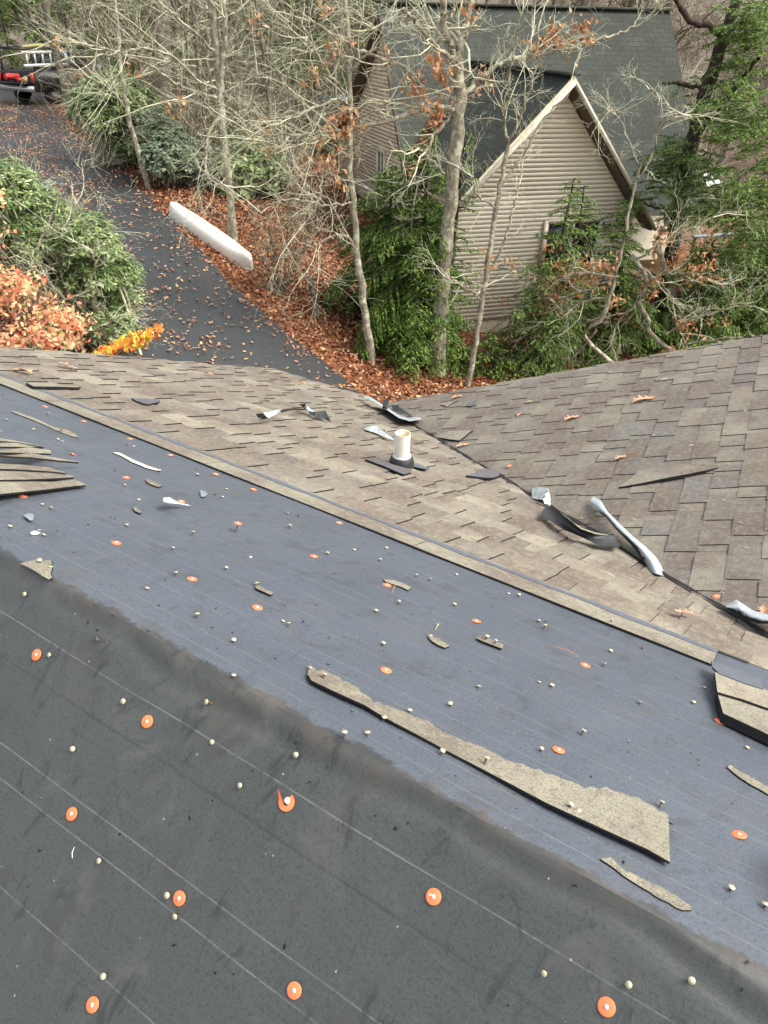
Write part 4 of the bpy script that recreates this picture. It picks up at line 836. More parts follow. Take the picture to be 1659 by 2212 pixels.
used = {}
def scatter(protos, n, region, smin, smax, mind):
    pts = []; tries = 0
    while len(pts) < n and tries < 20000:
        tries += 1; px = rng.uniform(region[0], region[1]); y = rng.uniform(region[2], region[3]); x = (px-829.5)/FPX*(y*1.19)
        if hidden(x, y) or any((x-a)**2+(y-b)**2 < mind**2 for a, b in pts): continue
        pts.append((x, y))
    for i, (x, y) in enumerate(pts):
        o = protos[i % len(protos)]; s_ = rng.uniform(smin, smax); loc = (x, y, float(zg(x, y))-.1); rz = rng.uniform(0, 6.28)
        if o.name not in used: used[o.name] = 1; o.location = loc; o.rotation_euler = (0, 0, rz); o.scale = (s_, s_, s_)
        else: copy_tree(o, loc, rz, s_)
scatter(pa, 80, (-150, 1900, 24, 66), .7, 1.3, 1.3)
scatter(pb_, 46, (60, 760, 18.5, 40), .6, 1.2, .6)
scatter(pc, 44, (-80, 800, 27, 56), .5, 1.1, 1.7)
scatter(pbs, 46, (60, 800, 20, 44), .7, 1.5, 1.0)
scatter(pt_, 60, (120, 800, 19, 42), .6, 1.3, .7)
scatter([pb_[0]], 30, (800, 1750, 26, 45), .7, 1.2, 1.0)
scatter([pt_[0]], 40, (800, 1900, 26, 50), .8, 1.5, 1.2)
# ------------------------------------------------------------------ canoe
def canoe():
    a = ghit(368, 462); b = ghit(545, 588); a[2] += .02; b[2] += .02
    ax = unit(b-a); L = np.linalg.norm(b-a)*.985; up = ZV; sd = unit(np.cross(ax, up)); up = np.cross(sd, ax); mid = (a+b)/2
    o = empty('canoe', mid, 'off-white upturned canoe lying on the leafy bank beside the driveway', 'canoe'); n = 41; k = 17
    V = []
    for i in range(n):
        t = -1+2*i/(n-1); wd_ = .185*(1-abs(t)**3.4)**.6+.012; hh = .28+.08*abs(t)**6; rock = -.05*abs(t)**3; taper = 1-.35*max(0, abs(t)-.93)/.07
        for j in range(k):
            th = math.pi*j/(k-1); cx = math.cos(th); cy = math.sin(th); q = .62
            x_ = math.copysign(abs(cx)**q, cx)*wd_; z_ = cy**.55*hh*taper if j not in (0, k-1) else 0
            if abs(t) > .9: z_ = z_*(1-.5*((abs(t)-.9)/.1)**2) if False else z_
            V.append(mid+ax*(t*L/2*(1-.0*cy))+sd*x_+up*(z_+rock*cy))
    V = A_(V); i = np.arange(n-1)[:, None]*k; j = np.arange(k-1)[None]; mb = MB(); mb.add(V, np.stack([i+j, i+k+j, i+k+j+1, i+j+1], -1).reshape(-1, 4)); mb.add(V[:k], [tuple(range(k))]); mb.add(V[-k:], [tuple(range(k))])
    mb.build('hull', CANOE, o, smooth=True)
    mb = MB(); mb.tube(V[0::k]+up*.012, .018, 6); mb.tube(V[k-1::k]+up*.012, .018, 6); mb.build('gunwale', simple('grey_gunwale', (.45, .45, .40)), o, smooth=True)
    mb = MB(); mb.tube(V[k//2::k]+up*.004, .007, 5); mb.build('keel_line', simple('keel_grey', (.48, .47, .42)), o)
canoe()
# ------------------------------------------------------------------ pickup truck
def truck():
    g_ = ghit(47, 228); az = math.radians(22); fw = A_([math.sin(az), math.cos(az), 0]); rt = A_([fw[1], -fw[0], 0]); O = g_+fw*1.0; O[2] = zg(O[0], O[1])+.03
    o = empty('pickup_truck', O, 'black pickup truck with copper lower panels and a ladder on its rack', 'pickup truck')
    def p(x_, y_, z_): return O+rt*x_+fw*y_+ZV*z_
    def bx(mb, x_, y_, z_, sx, sy, sz, m=0): mb.box(p(x_, y_, z_), (rt, fw, ZV), (sx, sy, sz), m)
    mb = MB(); prof = [(-1.0, .62), (-1.02, .78), (-1.0, 1.18), (1.05, 1.20), (1.06, 1.20), (3.15, 1.16), (4.1, 1.08), (4.3, .95), (4.32, .6), (4.1, .45), (-.9, .48)]
    for sg in (-1, 1):
        pass
    L_ = [p(-.92, y_, z_) for y_, z_ in prof]; R_ = [p(.92, y_, z_) for y_, z_ in prof]; k = len(prof)
    Li = [p(-.97, y_, z_) for y_, z_ in prof if True]; Ri = [p(.97, y_, z_) for y_, z_ in prof]
    mb.add(Li+Ri, [(i, (i+1) % k, (i+1) % k+k, i+k) for i in range(k)]+[tuple(range(k))[::-1], tuple(range(k, 2*k))]); mb.build('body', BLACKP, o)
    mb = MB(); cab = [(1.05, 1.2), (1.25, 1.72), (1.5, 1.80), (2.35, 1.79), (3.1, 1.2)]; k = len(cab)
    mb.add([p(-.93+.12*(z_ > 1.3), y_, z_) for y_, z_ in cab]+[p(.93-.12*(z_ > 1.3), y_, z_) for y_, z_ in cab], [(i, (i+1) % k, (i+1) % k+k, i+k) for i in range(k)]+[tuple(range(k))[::-1], tuple(range(k, 2*k))]); mb.build('cab', BLACKP, o)
    for sg in (-1, 1):
        mb = MB(); mb.add([p(sg*(.935-.035), 1.32, 1.28), p(sg*.90, 2.75, 1.28), p(sg*.835, 2.3, 1.70), p(sg*.835, 1.42, 1.70)], [(0, 1, 2, 3)]); mb.build('side_window', GLASSD, o)
        mb = MB(); bx(mb, sg*.975, 2.0, .92, .02, 2.1, .36); mb.build('lower_panel', COPP, o)
        mb = MB(); bx(mb, sg*1.0, .0, 1.02, .03, .02, .1) if False else bx(mb, sg*1.06, 2.7, 1.25, .16, .10, .22); mb.build('mirror', WHITEP, o)
        mb = MB(); bx(mb, sg*.86, -1.03, 1.0, .14, .05, .34); mb.build('tail_light', REDP, o)
    mb = MB(); mb.add([p(-.74, 1.09, 1.3), p(.74, 1.09, 1.3), p(.70, 1.20, 1.66), p(-.70, 1.20, 1.66)], [(0, 1, 2, 3)]); mb.build('rear_window', GLASSD, o)
    mb = MB(); bx(mb, 0, -1.12, .60, 1.86, .16, .20); mb.build('rear_bumper', CHROME, o)
    mb = MB(); bx(mb, 0, -1.22, .80, 1.5, .46, .06); mb.build('tailgate', BLACKP, o)
    for x_ in (-.82, .82):
        for y_ in (0, 3.35):
            t = A_([p(x_-.13, y_, .40), p(x_+.13, y_, .40)]); wh = empty('wheel', p(x_, y_, .4)); wh.parent = o; wh.location = p(x_, y_, .4)-O
            mb = MB(); mb.tube(A_([t[0], t[0]+(t[1]-t[0])*.12, t[1]-(t[1]-t[0])*.12, t[1]]), [.34, .40, .40, .34], 20, 0, True); mb.build('tyre', TYRE, wh, smooth=False)
            mb = MB(); c_ = t[1] if x_ > 0 else t[0]; s_ = 1 if x_ > 0 else -1; mb.tube(A_([c_-rt*s_*.02, c_+rt*s_*.012]), [.22, .2], 14, 0, True); mb.build('rim', CHROME, wh)
    mb = MB()
    for y_ in (-.8, 1.0, 2.6):
        for sg in (-1, 1): mb.bar(p(sg*.85, y_, 1.15), p(sg*.80, y_, 1.95), .05, .05, up=fw)
        mb.bar(p(-.82, y_, 1.95), p(.82, y_, 1.95), .05, .05)
    for sg in (-1, 1): mb.bar(p(sg*.80, -.9, 1.98), p(sg*.80, 3.1, 1.98), .05, .05)
    mb.build('ladder_rack', simple('black_rack', (.02, .02, .02)), o)
    ld = empty('ladder', p(.9, 0, 1.35), 'white aluminium ladder carried on edge along the truck bed rack', 'ladder'); mb = MB()
    for z_ in (1.42, 1.86): mb.bar(p(.90, -1.35, z_), p(.90, 1.05, z_), .05, .10)
    mb.build('rail', ALU, ld); mb = MB()
    for y_ in np.arange(-1.15, 1.0, .42): mb.bar(p(.90, y_, 1.42), p(.90, y_, 1.86), .045, .06, up=fw)
    mb.build('rung', ALU, ld)
    mb = MB(); mb.tube(A_([p(-.3, -1.25, .98), p(-.3, -1.1, 1.0), p(.2, -1.1, 1.0), p(.25, -1.2, .98)]), [.09, .12, .12, .08], 10, 0, True); bx(mb, .42, -1.2, .92, .18, .16, .14); tag(mb.build('fuel_can', REDP), 'red plastic can lying on the lowered truck tailgate', 'fuel can')
    mb = MB(); bx(mb, .66, -1.2, .93, .12, .12, .18); bx(mb, .66, -1.2, 1.04, .06, .06, .05); tag(mb.build('bottle', YELP), 'small yellow bottle on the truck tailgate beside the red can', 'bottle')
    mb = MB(); mb.prism([p(.5, 1.0, 1.95), p(.88, 1.05, 1.55), p(.9, 1.5, 1.35), p(.6, 1.3, 1.9)], rt, .03); tag(mb.build('blue_sheet', [BLUEG, BLUEG]), 'crumpled pale blue sheet tucked against the truck cab', 'sheet')
    mb = MB(); mb.tube(A_([p(.2, -.6, 2.03), p(.3, .3, 2.08), (p(.25, 1.0, 2.03))]), [.04, .06, .04], 8, 0, True); tag(mb.build('yellow_bundle', YELP), 'yellow bundle strapped on top of the truck rack', 'bundle')
    # standing white board on a post behind the truck
    q = p(2.6, 3.2, 0); mb = MB(); mb.bar(q-ZV*.2, q+ZV*1.9, .07, .07, up=fw); o2 = empty('post_sign', q, 'white crossbar on a thin pale post beyond the truck', 'signpost'); mb.build('post', ALU, o2); mb = MB(); mb.bar(q-rt*.55+ZV*1.95, q+rt*.55+ZV*1.88, .06, .12); mb.build('crossbar', WHITEP, o2)
truck()
tp_ = ghit(160, 262); mb = MB(); mb.tube(A_([tp_-ZV*.3, tp_+ZV*1.0+A_([-.1, 0, 0]), tp_+ZV*2.6+A_([-.3, 0, 0]), tp_+ZV*6+A_([-.4, .2, 0])]), [.17, .14, .12, .09], 9); tag(mb.build('tree_stem', BARK3, smooth=True), 'brown trunk standing right in front of the truck cab', 'tree')
# parked car glimpsed left of the neighbour's wall
def car():
    O = cast(722, 402, (ZV, .55)); O[2] = zg(O[0], O[1]) if zg(O[0], O[1]) < 3 else .5; fw = unit(A_([.95, .3, 0])); rt = A_([fw[1], -fw[0], 0])
    o = empty('parked_car', O, 'silver-blue car parked beside the left wall of the neighbour house', 'car')
    def p(x_, y_, z_): return O+rt*x_+fw*y_+ZV*z_
    prof = [(-2.1, .35), (-2.15, .75), (-1.9, .92), (-1.2, .98), (-.6, 1.40), (.7, 1.42), (1.35, .98), (2.0, .85), (2.15, .6), (2.1, .35)]; k = len(prof); mb = MB()
    ws = [.84, .88, .86, .84, .66, .66, .82, .84, .84, .82]
    mb.add([p(-w_, y_, z_) for (y_, z_), w_ in zip(prof, ws)]+[p(w_, y_, z_) for (y_, z_), w_ in zip(prof, ws)], [(i, (i+1) % k, (i+1) % k+k, i+k) for i in range(k)]+[tuple(range(k))[::-1], tuple(range(k, 2*k))]); mb.build('body', CARP, o)
    for sg in (-1, 1): mb = MB(); mb.add([p(sg*.845, -1.1, 1.0), p(sg*.845, 1.2, 1.0), p(sg*.69, .65, 1.35), p(sg*.69, -.55, 1.34)], [(0, 1, 2, 3)]); mb.build('side_window', GLASSD, o)
    mb = MB(); mb.add([p(-.72, 1.30, 1.03), p(.72, 1.30, 1.03), p(.60, .78, 1.385), p(-.60, .78, 1.385)], [(0, 1, 2, 3)]); mb.build('windscreen', GLASSD, o)
    for x_ in (-.78, .78):
        for y_ in (-1.35, 1.35): mb = MB(); mb.tube(A_([p(x_-.1, y_, .32), p(x_+.1, y_, .32)]), .32, 16, 0, True); mb.build('wheel', TYRE, o)
car()
# deck beyond the hemlocks, sheet on the roof, panel by the foundation
dk = W0+MV*5.2+BK*.6; o = empty('wooden_deck', dk+ZV*-.4, 'yellowish wooden deck half hidden behind the hemlocks at the right', 'deck'); mb = MB()
mb.box(dk+ZV*.9+MV*1.0, (MV, BK, ZV), (5.0, 2.0, .06)); mb.box(dk+ZV*.8-BK*1.02+MV*1.0, (MV, BK, ZV), (5.0, .05, .22)); mb.build('deck_boards', WOOD, o); mb = MB()
for i in range(5): mb.bar(dk-BK*1.0+MV*(-1.4+1.2*i)+ZV*-.6, dk-BK*1.0+MV*(-1.4+1.2*i)+ZV*1.9, .09, .09, up=BK)
mb.build('post', WOOD, o); mb = MB(); mb.bar(dk-BK*1.0+MV*-1.5+ZV*1.92, dk-BK*1.0+MV*3.5+ZV*1.92, .1, .05); mb.build('top_rail', WHITEP, o)
mb = MB(); mb.prism([cast(x_, y_, off(PM, .07+.04*(i % 2))) for i, (x_, y_) in enumerate([(1510, 388), (1520, 376), (1548, 372), (1545, 385), (1562, 394), (1530, 403)])], nM, .02); tag(mb.build('white_sheet', [WHITEP, WHITEP]), 'small crumpled white sheet on the dark roof behind the big hemlock', 'sheet')
mb = MB(); pc_ = (onwall(1176, 673, .12)+onwall(1236, 750, .12))/2
mb.box(pc_, (MV, -BK, ZV), (.72, .05, .80)); o = mb.build('propped_board', WHITEP); tag(o, 'white board propped against the foundation under the gable window', 'board')
# ------------------------------------------------------------------ things lying on the near roof
def frame(n): a = unit(np.cross(A_([0, 1., 0]), n)); return a, np.cross(n, a)
LM = []           # landmarks for the nail labels: (x, y, phrase)
def pcast(x, y, surf, h):
    if surf == 'r': return cast(x, y, off(P2, h)), n2
    if surf == 's': return cast(x, y, off(PB, h+.012)), NB
    return roofpt(x, y, h)
def chip(name, label, cat, px, surf, mat=None, h=.004, th=.0032, hs_=None, group=None, lm=None, side=None):
    pts = []; n = None
    for i, q in enumerate(px):
        c, n = pcast(q[0], q[1], surf, h if hs_ is None else hs_[i]); pts.append(c)
    mb = MB(); mb.prism(pts, n, th, 0, 1); o = mb.build(name, [mat or SH_C, side or TAR], uv=(R0, EV, WB)); tag(o, label, cat, group)
    if lm: a = A_(px, float).mean(0); LM.append((a[0], a[1], lm))
    return o
def dense(poly, amp, sub=5, seed=1):
    r = random.Random(seed); out = []
    for i in range(len(poly)):
        a, b = poly[i], poly[(i+1) % len(poly)]; d = math.hypot(b[0]-a[0], b[1]-a[1]); m = max(1, int(d/14))
        for j in range(m): t = j/m; out.append((a[0]+(b[0]-a[0])*t+(r.uniform(-amp, amp) if j else 0), a[1]+(b[1]-a[1])*t+(r.uniform(-amp, amp) if j else 0)))
    return out
def warped(name, label, cat, top, bot, surf, hf, mat, side, th=.004, lm=None, nrows=8, jag=0):
    rg_ = np.random.default_rng(3)
    """sheet spanned between two pixel edges with the same number of points; hf(s,t) height above the roof"""
    A1 = A_(top, float); B1 = A_(bot, float); m = len(A1); ns = (m-1)*6+1; ts_ = np.linspace(0, m-1, ns); V = []; n = None
    for i in range(nrows):
        v_ = i/(nrows-1)
        for t in ts_:
            k = min(int(t), m-2); f_ = t-k; a = A1[k]*(1-f_)+A1[k+1]*f_; b = B1[k]*(1-f_)+B1[k+1]*f_; q = a*(1-v_)+b*v_; q = q+(rg_.normal(0, jag, 2) if (i == 0 and jag) else 0); c, n = pcast(q[0], q[1], surf, hf(t/(m-1), v_)); V.append(c)
    V = A_(V); i = np.arange(nrows-1)[:, None]*ns; j = np.arange(ns-1)[None]; Fq = np.stack([i+j, i+ns+j, i+ns+j+1, i+j+1], -1).reshape(-1, 4); mb = MB(); mb.add(V, Fq, 0); W = V-n*th; mb.add(W, Fq[:, ::-1], 1)
    rim = list(range(ns))+[ns*r_+ns-1 for r_ in range(1, nrows)]+[ns*(nrows-1)+c_ for c_ in range(ns-2, -1, -1)]+[ns*r_ for r_ in range(nrows-2, 0, -1)]
    k = len(rim); mb.add(np.vstack([V[rim], W[rim]]), [(a, a+k, (a+1) % k+k, (a+1) % k) for a in range(k)], 1)
    o = mb.build(name, [mat, side], uv=(R0, EV, WB), smooth=False); tag(o, label, cat)
    if lm: a = (A1.mean(0)+B1.mean(0))/2; LM.append((a[0], a[1], lm))
    return o
# torn strips and chips of shingle
warped('shingle_strip', 'long torn tan shingle strip widening to the right across the far slope', 'shingle scrap',
    [(668, 1441), (700, 1447), (762, 1479), (812, 1517), (862, 1532), (955, 1577), (1040, 1616), (1100, 1645), (1180, 1668), (1262, 1697), (1316, 1704), (1384, 1728), (1444, 1762)],
    [(664, 1456), (673, 1470), (730, 1497), (790, 1524), (828, 1548), (900, 1586), (966, 1622), (1030, 1655), (1095, 1689), (1180, 1734), (1258, 1770), (1400, 1835), (1447, 1862)], 'm', lambda s, v: .007+.004*math.sin(s*9)*v+.004*v, SH_C, TAR, .005, lm='the long torn strip', jag=2.2)
chip('shingle_strip', 'narrow frayed grey shingle strip below the wide end of the long strip', 'shingle scrap', dense([cp(8, *q) for q in [(935, 268), (985, 262), (1035, 315), (1110, 350), (1215, 400), (1325, 470), (1330, 490), (1290, 490), (1200, 445), (1120, 395), (1040, 345), (990, 305)]], 1.2), 'm', lm='the narrow frayed strip')
chip('shingle_strip', 'thin torn shingle strip running out at the right edge of the picture', 'shingle scrap', dense([cp(6, *q) for q in [(1395, 1188), (1440, 1192), (1560, 1262), (1700, 1340), (1720, 1400), (1560, 1310), (1450, 1235)]], 1), 'm', lm='the torn strip at the right edge')
chip('shingle_strip', 'thin curved shingle sliver above the curled stack at far left', 'shingle scrap', dense([cp(1, *q) for q in [(72, 460), (96, 456), (200, 492), (350, 560), (430, 575), (485, 600), (508, 628), (478, 624), (400, 596), (250, 530), (150, 490)]], .6), 'm', mat=SH_C, lm='the thin curved sliver')
chip('shingle_strip', 'whitish hairline shingle sliver near the pale strip at upper left', 'shingle scrap', dense([cp(1, *q) for q in [(725, 722), (775, 724), (860, 768), (950, 808), (1038, 836), (1030, 845), (940, 822), (850, 785), (780, 745)]], .5), 'm', mat=simple('pale_scrap', (.42, .41, .35)), lm='the whitish sliver')
for i, (c_, poly, lb, lmk) in enumerate([
    (1, [(938, 893), (965, 898), (1010, 918), (1046, 938), (1020, 946), (975, 930), (945, 912)], 'small tan shingle chip right of the curled stack', 'the small tan chip'),
    (1, [(130, 1440), (190, 1425), (240, 1408), (268, 1425), (330, 1415), (338, 1470), (325, 1500), (338, 1533), (315, 1543), (230, 1490)], 'triangular tan shingle scrap near the ridge at left', 'the triangular scrap'),
    (1, [(856, 1075), (880, 1078), (892, 1095), (918, 1108), (900, 1114), (870, 1100)], 'tiny brown shingle crumb left of the white metal offcut', 'the brown crumb'),
    (2, [(838, 1308), (900, 1312), (960, 1332), (1018, 1358), (1000, 1378), (930, 1348), (855, 1326)], 'flat tan shingle chip beside an orange cap mid slope', 'the flat tan chip'),
    (2, [(8, 1352), (45, 1350), (75, 1372), (130, 1392), (115, 1410), (60, 1385), (20, 1368)], 'mottled white and tan shingle chip left of the middle', 'the mottled chip'),
    (5, [(1125, 250), (1165, 255), (1200, 268), (1268, 312), (1235, 324), (1190, 305), (1150, 280)], 'ragged grey shingle chip below the lying nail', 'the ragged grey chip'),
    (5, [(1438, 262), (1465, 245), (1530, 268), (1615, 305), (1605, 330), (1540, 305), (1480, 282)], 'tan shingle chip carrying two nails right of the ragged grey one', 'the chip with two nails')]):
    chip('shingle_chip', lb, 'shingle scrap', dense([cp(c_, *q) for q in poly], .7, seed=i), 'm', lm=lmk, h=.007)
chip('shingle_tab', 'loose tan shingle lying at the top of the far left slope', 'shingle', [cp(1, *q) for q in [(170, 272), (330, 270), (420, 288), (520, 297), (505, 303), (350, 298), (215, 296)]], 's', th=.012, h=.014)
chip('slate_scrap', 'blue-grey shingle scrap upside down on the far left shingles', 'shingle scrap', [cp(1, *q) for q in [(850, 372), (930, 374), (1035, 384), (1025, 396), (965, 412), (930, 408), (875, 388)]], 's', mat=SH_SL, th=.008, h=.012)
chip('slate_scrap', 'blue-grey torn shingle lying by the valley right of the vent pipe', 'shingle scrap', dense([cp(2, *q) for q in [(1372, 636), (1430, 620), (1462, 595), (1530, 594), (1592, 612), (1585, 640), (1545, 652), (1460, 648), (1400, 640)]], .7), 's', mat=SH_SL, th=.010, h=.016)
chip('shingle_tab', 'loose tan shingle bridging the valley above the vent pipe', 'shingle', [cp(2, *q) for q in [(1165, 388), (1255, 352), (1415, 344), (1392, 362), (1330, 412), (1250, 402)]], 'r', th=.012, h=.02)
chip('shingle_tab', 'small tan shingle lying just below the right wing roof edge', 'shingle', [cp(2, *q) for q in [(1212, 172), (1260, 158), (1320, 152), (1290, 168), (1245, 195), (1232, 184), (1214, 186)]], 'r', th=.012, h=.016)
chip('slate_scrap', 'faint grey shingle scrap near the right wing roof edge', 'shingle scrap', [cp(2, *q) for q in [(1385, 168), (1440, 150), (1430, 172), (1412, 190), (1368, 190)]], 'r', mat=SH_SL, th=.004, h=.014)
chip('lifted_shingle', 'lifted shingle with a dark open edge on the right wing roof', 'shingle', [cp(3, *q) for q in [(712, 794), (830, 700), (1010, 640), (1345, 668), (1260, 688), (1140, 712), (1000, 738), (860, 768)]], 'r', mat=SH_R, th=.014, hs_=[.018, .012, .012, .014, .022, .026, .028, .022])
# shingle stacks at both edges
def stack_left():
    sh = [([(0, 1000), (60, 1008), (110, 1030), (165, 1046)], [(0, 1060), (60, 1064), (120, 1056), (184, 1047)], 0, .02)]
    S = [  # each sheet: top edge px, bottom edge px, height, curl  (crop 1180-1400 of the photo, scale .1226)
        ([(0, 190), (300, 240), (770, 345)], [(0, 240), (300, 262), (770, 348)], .085), ([(0, 250), (350, 262), (740, 342)], [(0, 340), (350, 344), (760, 350)], .075),
        ([(0, 408), (500, 350), (890, 400)], [(0, 440), (550, 455), (900, 462)], .06), ([(0, 480), (560, 455), (1120, 560), (1380, 600)], [(0, 500), (560, 530), (1000, 580), (1385, 612)], .05),
        ([(0, 640), (400, 660), (850, 700), (1140, 790)], [(0, 730), (400, 745), (830, 772), (1150, 802)], .03), ([(0, 770), (450, 775), (850, 800), (1310, 855)], [(0, 925), (450, 920), (850, 905), (1300, 880)], .022),
        ([(0, 960), (500, 955), (900, 960), (1330, 920), (1510, 1010)], [(0, 1175), (500, 1125), (900, 1085), (1330, 1030), (1512, 1022)], .012)]
    lbs = ['topmost', 'second', 'third', 'fourth', 'fifth', 'sixth', 'lowest']
    for i, (t, b, h) in enumerate(S):
        m = min(len(t), len(b)); cv = lambda q: (q[0]*.1226-0, 1180/1.2785+q[1]*.1226)
        t = [cv(q) for q in t][:m]; b = [cv(q) for q in b][:m]; t = [(-90, t[0][1]-6)]+t; b = [(-90, b[0][1]+10)]+b
        warped('loose_shingle', '%s curled shingle of the heap at the left edge' % lbs[i], 'shingle', t, b, 'm', (lambda hh: lambda s, v: hh*(1-.75*s**2)+.012+.006*math.sin(s*5+hh*90)*(1-s))(h), SH_C, TAR, .006)
    LM.append((60, 1010, 'the curled shingle heap'))
stack_left()
def poly5(q): return (1900/1.2785+q[0]*.1060, 1780/1.2785+q[1]*.1060)
def stack_right():
    def lay(lbl, pts, h, th, mat=SH_C, nm='bundle_shingle'): chip(nm, lbl, 'shingle', [poly5(q) for q in pts], 'm', mat=mat, h=h, th=th)
    lay('lowest shingle of the stack at the right edge', [(600, 980), (720, 1400), (1700, 1860), (2000, 1990), (2000, 1500), (1640, 1340)], .030, .024)
    lay('middle brownish shingle of the stack at the right edge', [(548, 565), (640, 575), (1100, 760), (1560, 900), (2000, 1060), (2000, 1420), (1640, 1300), (1100, 1110), (600, 965)], .037, .009, SH_L)
    lay('blue-grey band across the stack at the right edge', [(500, 460), (480, 330), (900, 470), (1500, 700), (1540, 910), (1100, 770), (640, 590)], .039, .005, SH_SL)
    LM.append((1600, 1520, 'the shingle stack at right'))
stack_right()
# metal flashing offcuts
def fl(label, top, bot, surf, hf0, m1=METAL, m2=METALD, c_=None, th=.0012, nr=7):
    hf = lambda s, v: hf0(s, v)+.0008*math.sin(s*23+v*4)+.0006*math.sin(s*41+v*3)
    return warped('flashing_scrap', label, 'metal scrap', [cp(c_, *q) for q in top], [cp(c_, *q) for q in bot], surf, hf, m1, m2, th, nrows=nr)
fl('curved silver flashing scrap on the far slope left of the vent', [(14, 240), (60, 236), (150, 214), (250, 204), (345, 208)], [(40, 280), (95, 268), (160, 238), (250, 214), (345, 216)], 's', lambda s, v: .012+.04*math.sin(s*math.pi)+.02*(1-v), c_=2)
fl('twisted light end of the flashing scrap left of the vent', [(292, 178), (330, 172), (352, 196), (395, 224)], [(312, 190), (322, 202), (345, 216), (380, 228)], 's', lambda s, v: .03+.05*(1-s)*(1-v), c_=2)
fl('black crumpled flashing scrap on the far slope left of the vent', [(355, 225), (400, 228), (462, 218), (482, 255), (502, 290)], [(360, 240), (395, 256), (420, 265), (460, 272), (498, 294)], 's', lambda s, v: .02+.03*math.sin(s*math.pi)*(1-v), METALD, METALD, c_=2)
fl('long silver flashing lying along the lower end of the valley', [(703, 122), (740, 122), (800, 158), (860, 200), (930, 235), (1000, 262), (1080, 262)], [(722, 138), (770, 160), (825, 192), (880, 228), (940, 268), (1010, 288), (1082, 278)], 's', lambda s, v: .03+.03*math.sin(s*7)*(1-v)+.02*v, c_=2)
fl('upright bent tip of silver flashing at the foot of the valley', [(868, 138), (874, 150), (868, 185), (866, 212)], [(840, 152), (838, 170), (834, 190), (832, 205)], 's', lambda s, v: .04+.13*(1-s), c_=2)
fl('black flashing offcut under the silver one in the valley', [(890, 182), (930, 188), (985, 222), (1020, 250)], [(900, 215), (950, 232), (990, 248), (1030, 262)], 'r', lambda s, v: .02+.03*math.sin(s*3), METALD, METALD, c_=2)
fl('pale fan shaped flashing scrap touching the vent pipe', [(722, 332), (745, 322), (800, 318), (850, 362), (905, 400)], [(720, 342), (750, 352), (795, 366), (850, 392), (903, 410)], 's', lambda s, v: .015+.02*math.sin(s*3)*(1-v), c_=2)
fl('folded grey flashing end beside the valley right of the slate scrap', [(158, 800), (200, 792), (262, 802), (270, 812)], [(158, 864), (195, 872), (228, 875), (245, 866)], 'r', lambda s, v: .02+.02*v, simple('dull_metal', (.20, .23, .23), .5, .4), METALD, c_=3)
fl('upright pale curl of flashing beside the valley', [(262, 808), (272, 840), (278, 880), (278, 914)], [(236, 838), (228, 868), (240, 900), (276, 914)], 'r', lambda s, v: .03+.06*(1-s), c_=3)
fl('dark boat shaped flashing curled over the valley', [(250, 908), (290, 912), (360, 965), (450, 1040), (560, 1075), (650, 1092), (722, 1135)], [(215, 965), (310, 1030), (370, 1068), (480, 1112), (560, 1150), (640, 1168), (714, 1178)], 's', lambda s, v: .03+.05*math.sin(s*math.pi)*(1-v)**2, METALD, METALD, c_=3, nr=8)
fl('pale underside edge of the dark curled flashing over the valley', [(300, 925), (380, 985), (470, 1050), (560, 1082), (640, 1096)], [(308, 932), (390, 996), (470, 1060), (560, 1091), (642, 1102)], 's', lambda s, v: .085, simple('khaki_edge', (.25, .23, .15)), METALD, c_=3)
fl('long silver twisted flashing strip crossing the valley at right', [(548, 852), (598, 880), (640, 950), (720, 1030), (800, 1105), (880, 1170), (950, 1240), (985, 1300), (1006, 1362)], [(520, 905), (560, 935), (630, 985), (690, 1060), (760, 1130), (820, 1195), (862, 1255), (885, 1308), (900, 1330)], 'r', lambda s, v: .025+.05*math.sin(min(1, v*1.0)*math.pi)*(.3+.7*s)+.02*math.sin(s*5), c_=3, nr=9)
fl('broad silver flashing end at the right edge', [(1388, 1548), (1458, 1508), (1560, 1575), (1680, 1610), (1760, 1640)], [(1400, 1565), (1470, 1600), (1530, 1640), (1600, 1660), (1760, 1662)], 'r', lambda s, v: .04+.03*math.sin(v*math.pi), c_=3)
fl('white metal offcut standing up beside an orange cap', [(1054, 1016), (1095, 1014), (1142, 1042), (1232, 1066)], [(1056, 1040), (1090, 1050), (1145, 1054), (1230, 1068)], 'm', lambda s, v: .03*(1-s)+.012, WHITEP, METALD, c_=1); LM.append((*cp(1, 1100, 1040), 'the white metal offcut'))
chip('plastic_scrap', 'translucent grey plastic scrap near the pale shingle strip', 'plastic scrap', [cp(1, *q) for q in [(1290, 968), (1320, 972), (1340, 990), (1325, 1005), (1298, 1006)]], 'm', mat=CLEARP, th=.002, side=CLEARP, lm='the grey plastic scrap', h=.008)
chip('plastic_scrap', 'smoky plastic scrap below the curled shingle heap', 'plastic scrap', [cp(1, *q) for q in [(150, 1128), (190, 1115), (218, 1124), (214, 1158), (190, 1158)]], 'm', mat=CLEARP, th=.002, side=CLEARP, lm='the smoky plastic scrap', h=.008)
chip('plastic_scrap', 'small white plastic flake between two nails left of the ridge', 'plastic scrap', [cp(1, *q) for q in [(195, 1240), (225, 1228), (262, 1240), (240, 1250), (205, 1252)]], 'm', mat=WHITEP, th=.002, side=WHITEP, lm='the white plastic flake')
for c_, x, y, lb in ((8, 245, 150, 'grey torn flap sticking up left of the ridge fold'), (8, 900, 550, 'grey torn flap sticking up below the frayed strip')):
    q = [(x-22, y-8), (x-5, y-18), (x+20, y-2), (x+14, y+14), (x-8, y+6)]; chip('underlayment_flap', lb, 'flap', [cp(c_, *a) for a in q], 'm', mat=simple('grey_flap', (.15, .16, .17)), hs_=[.012, .018, .010, .004, .004], th=.002)
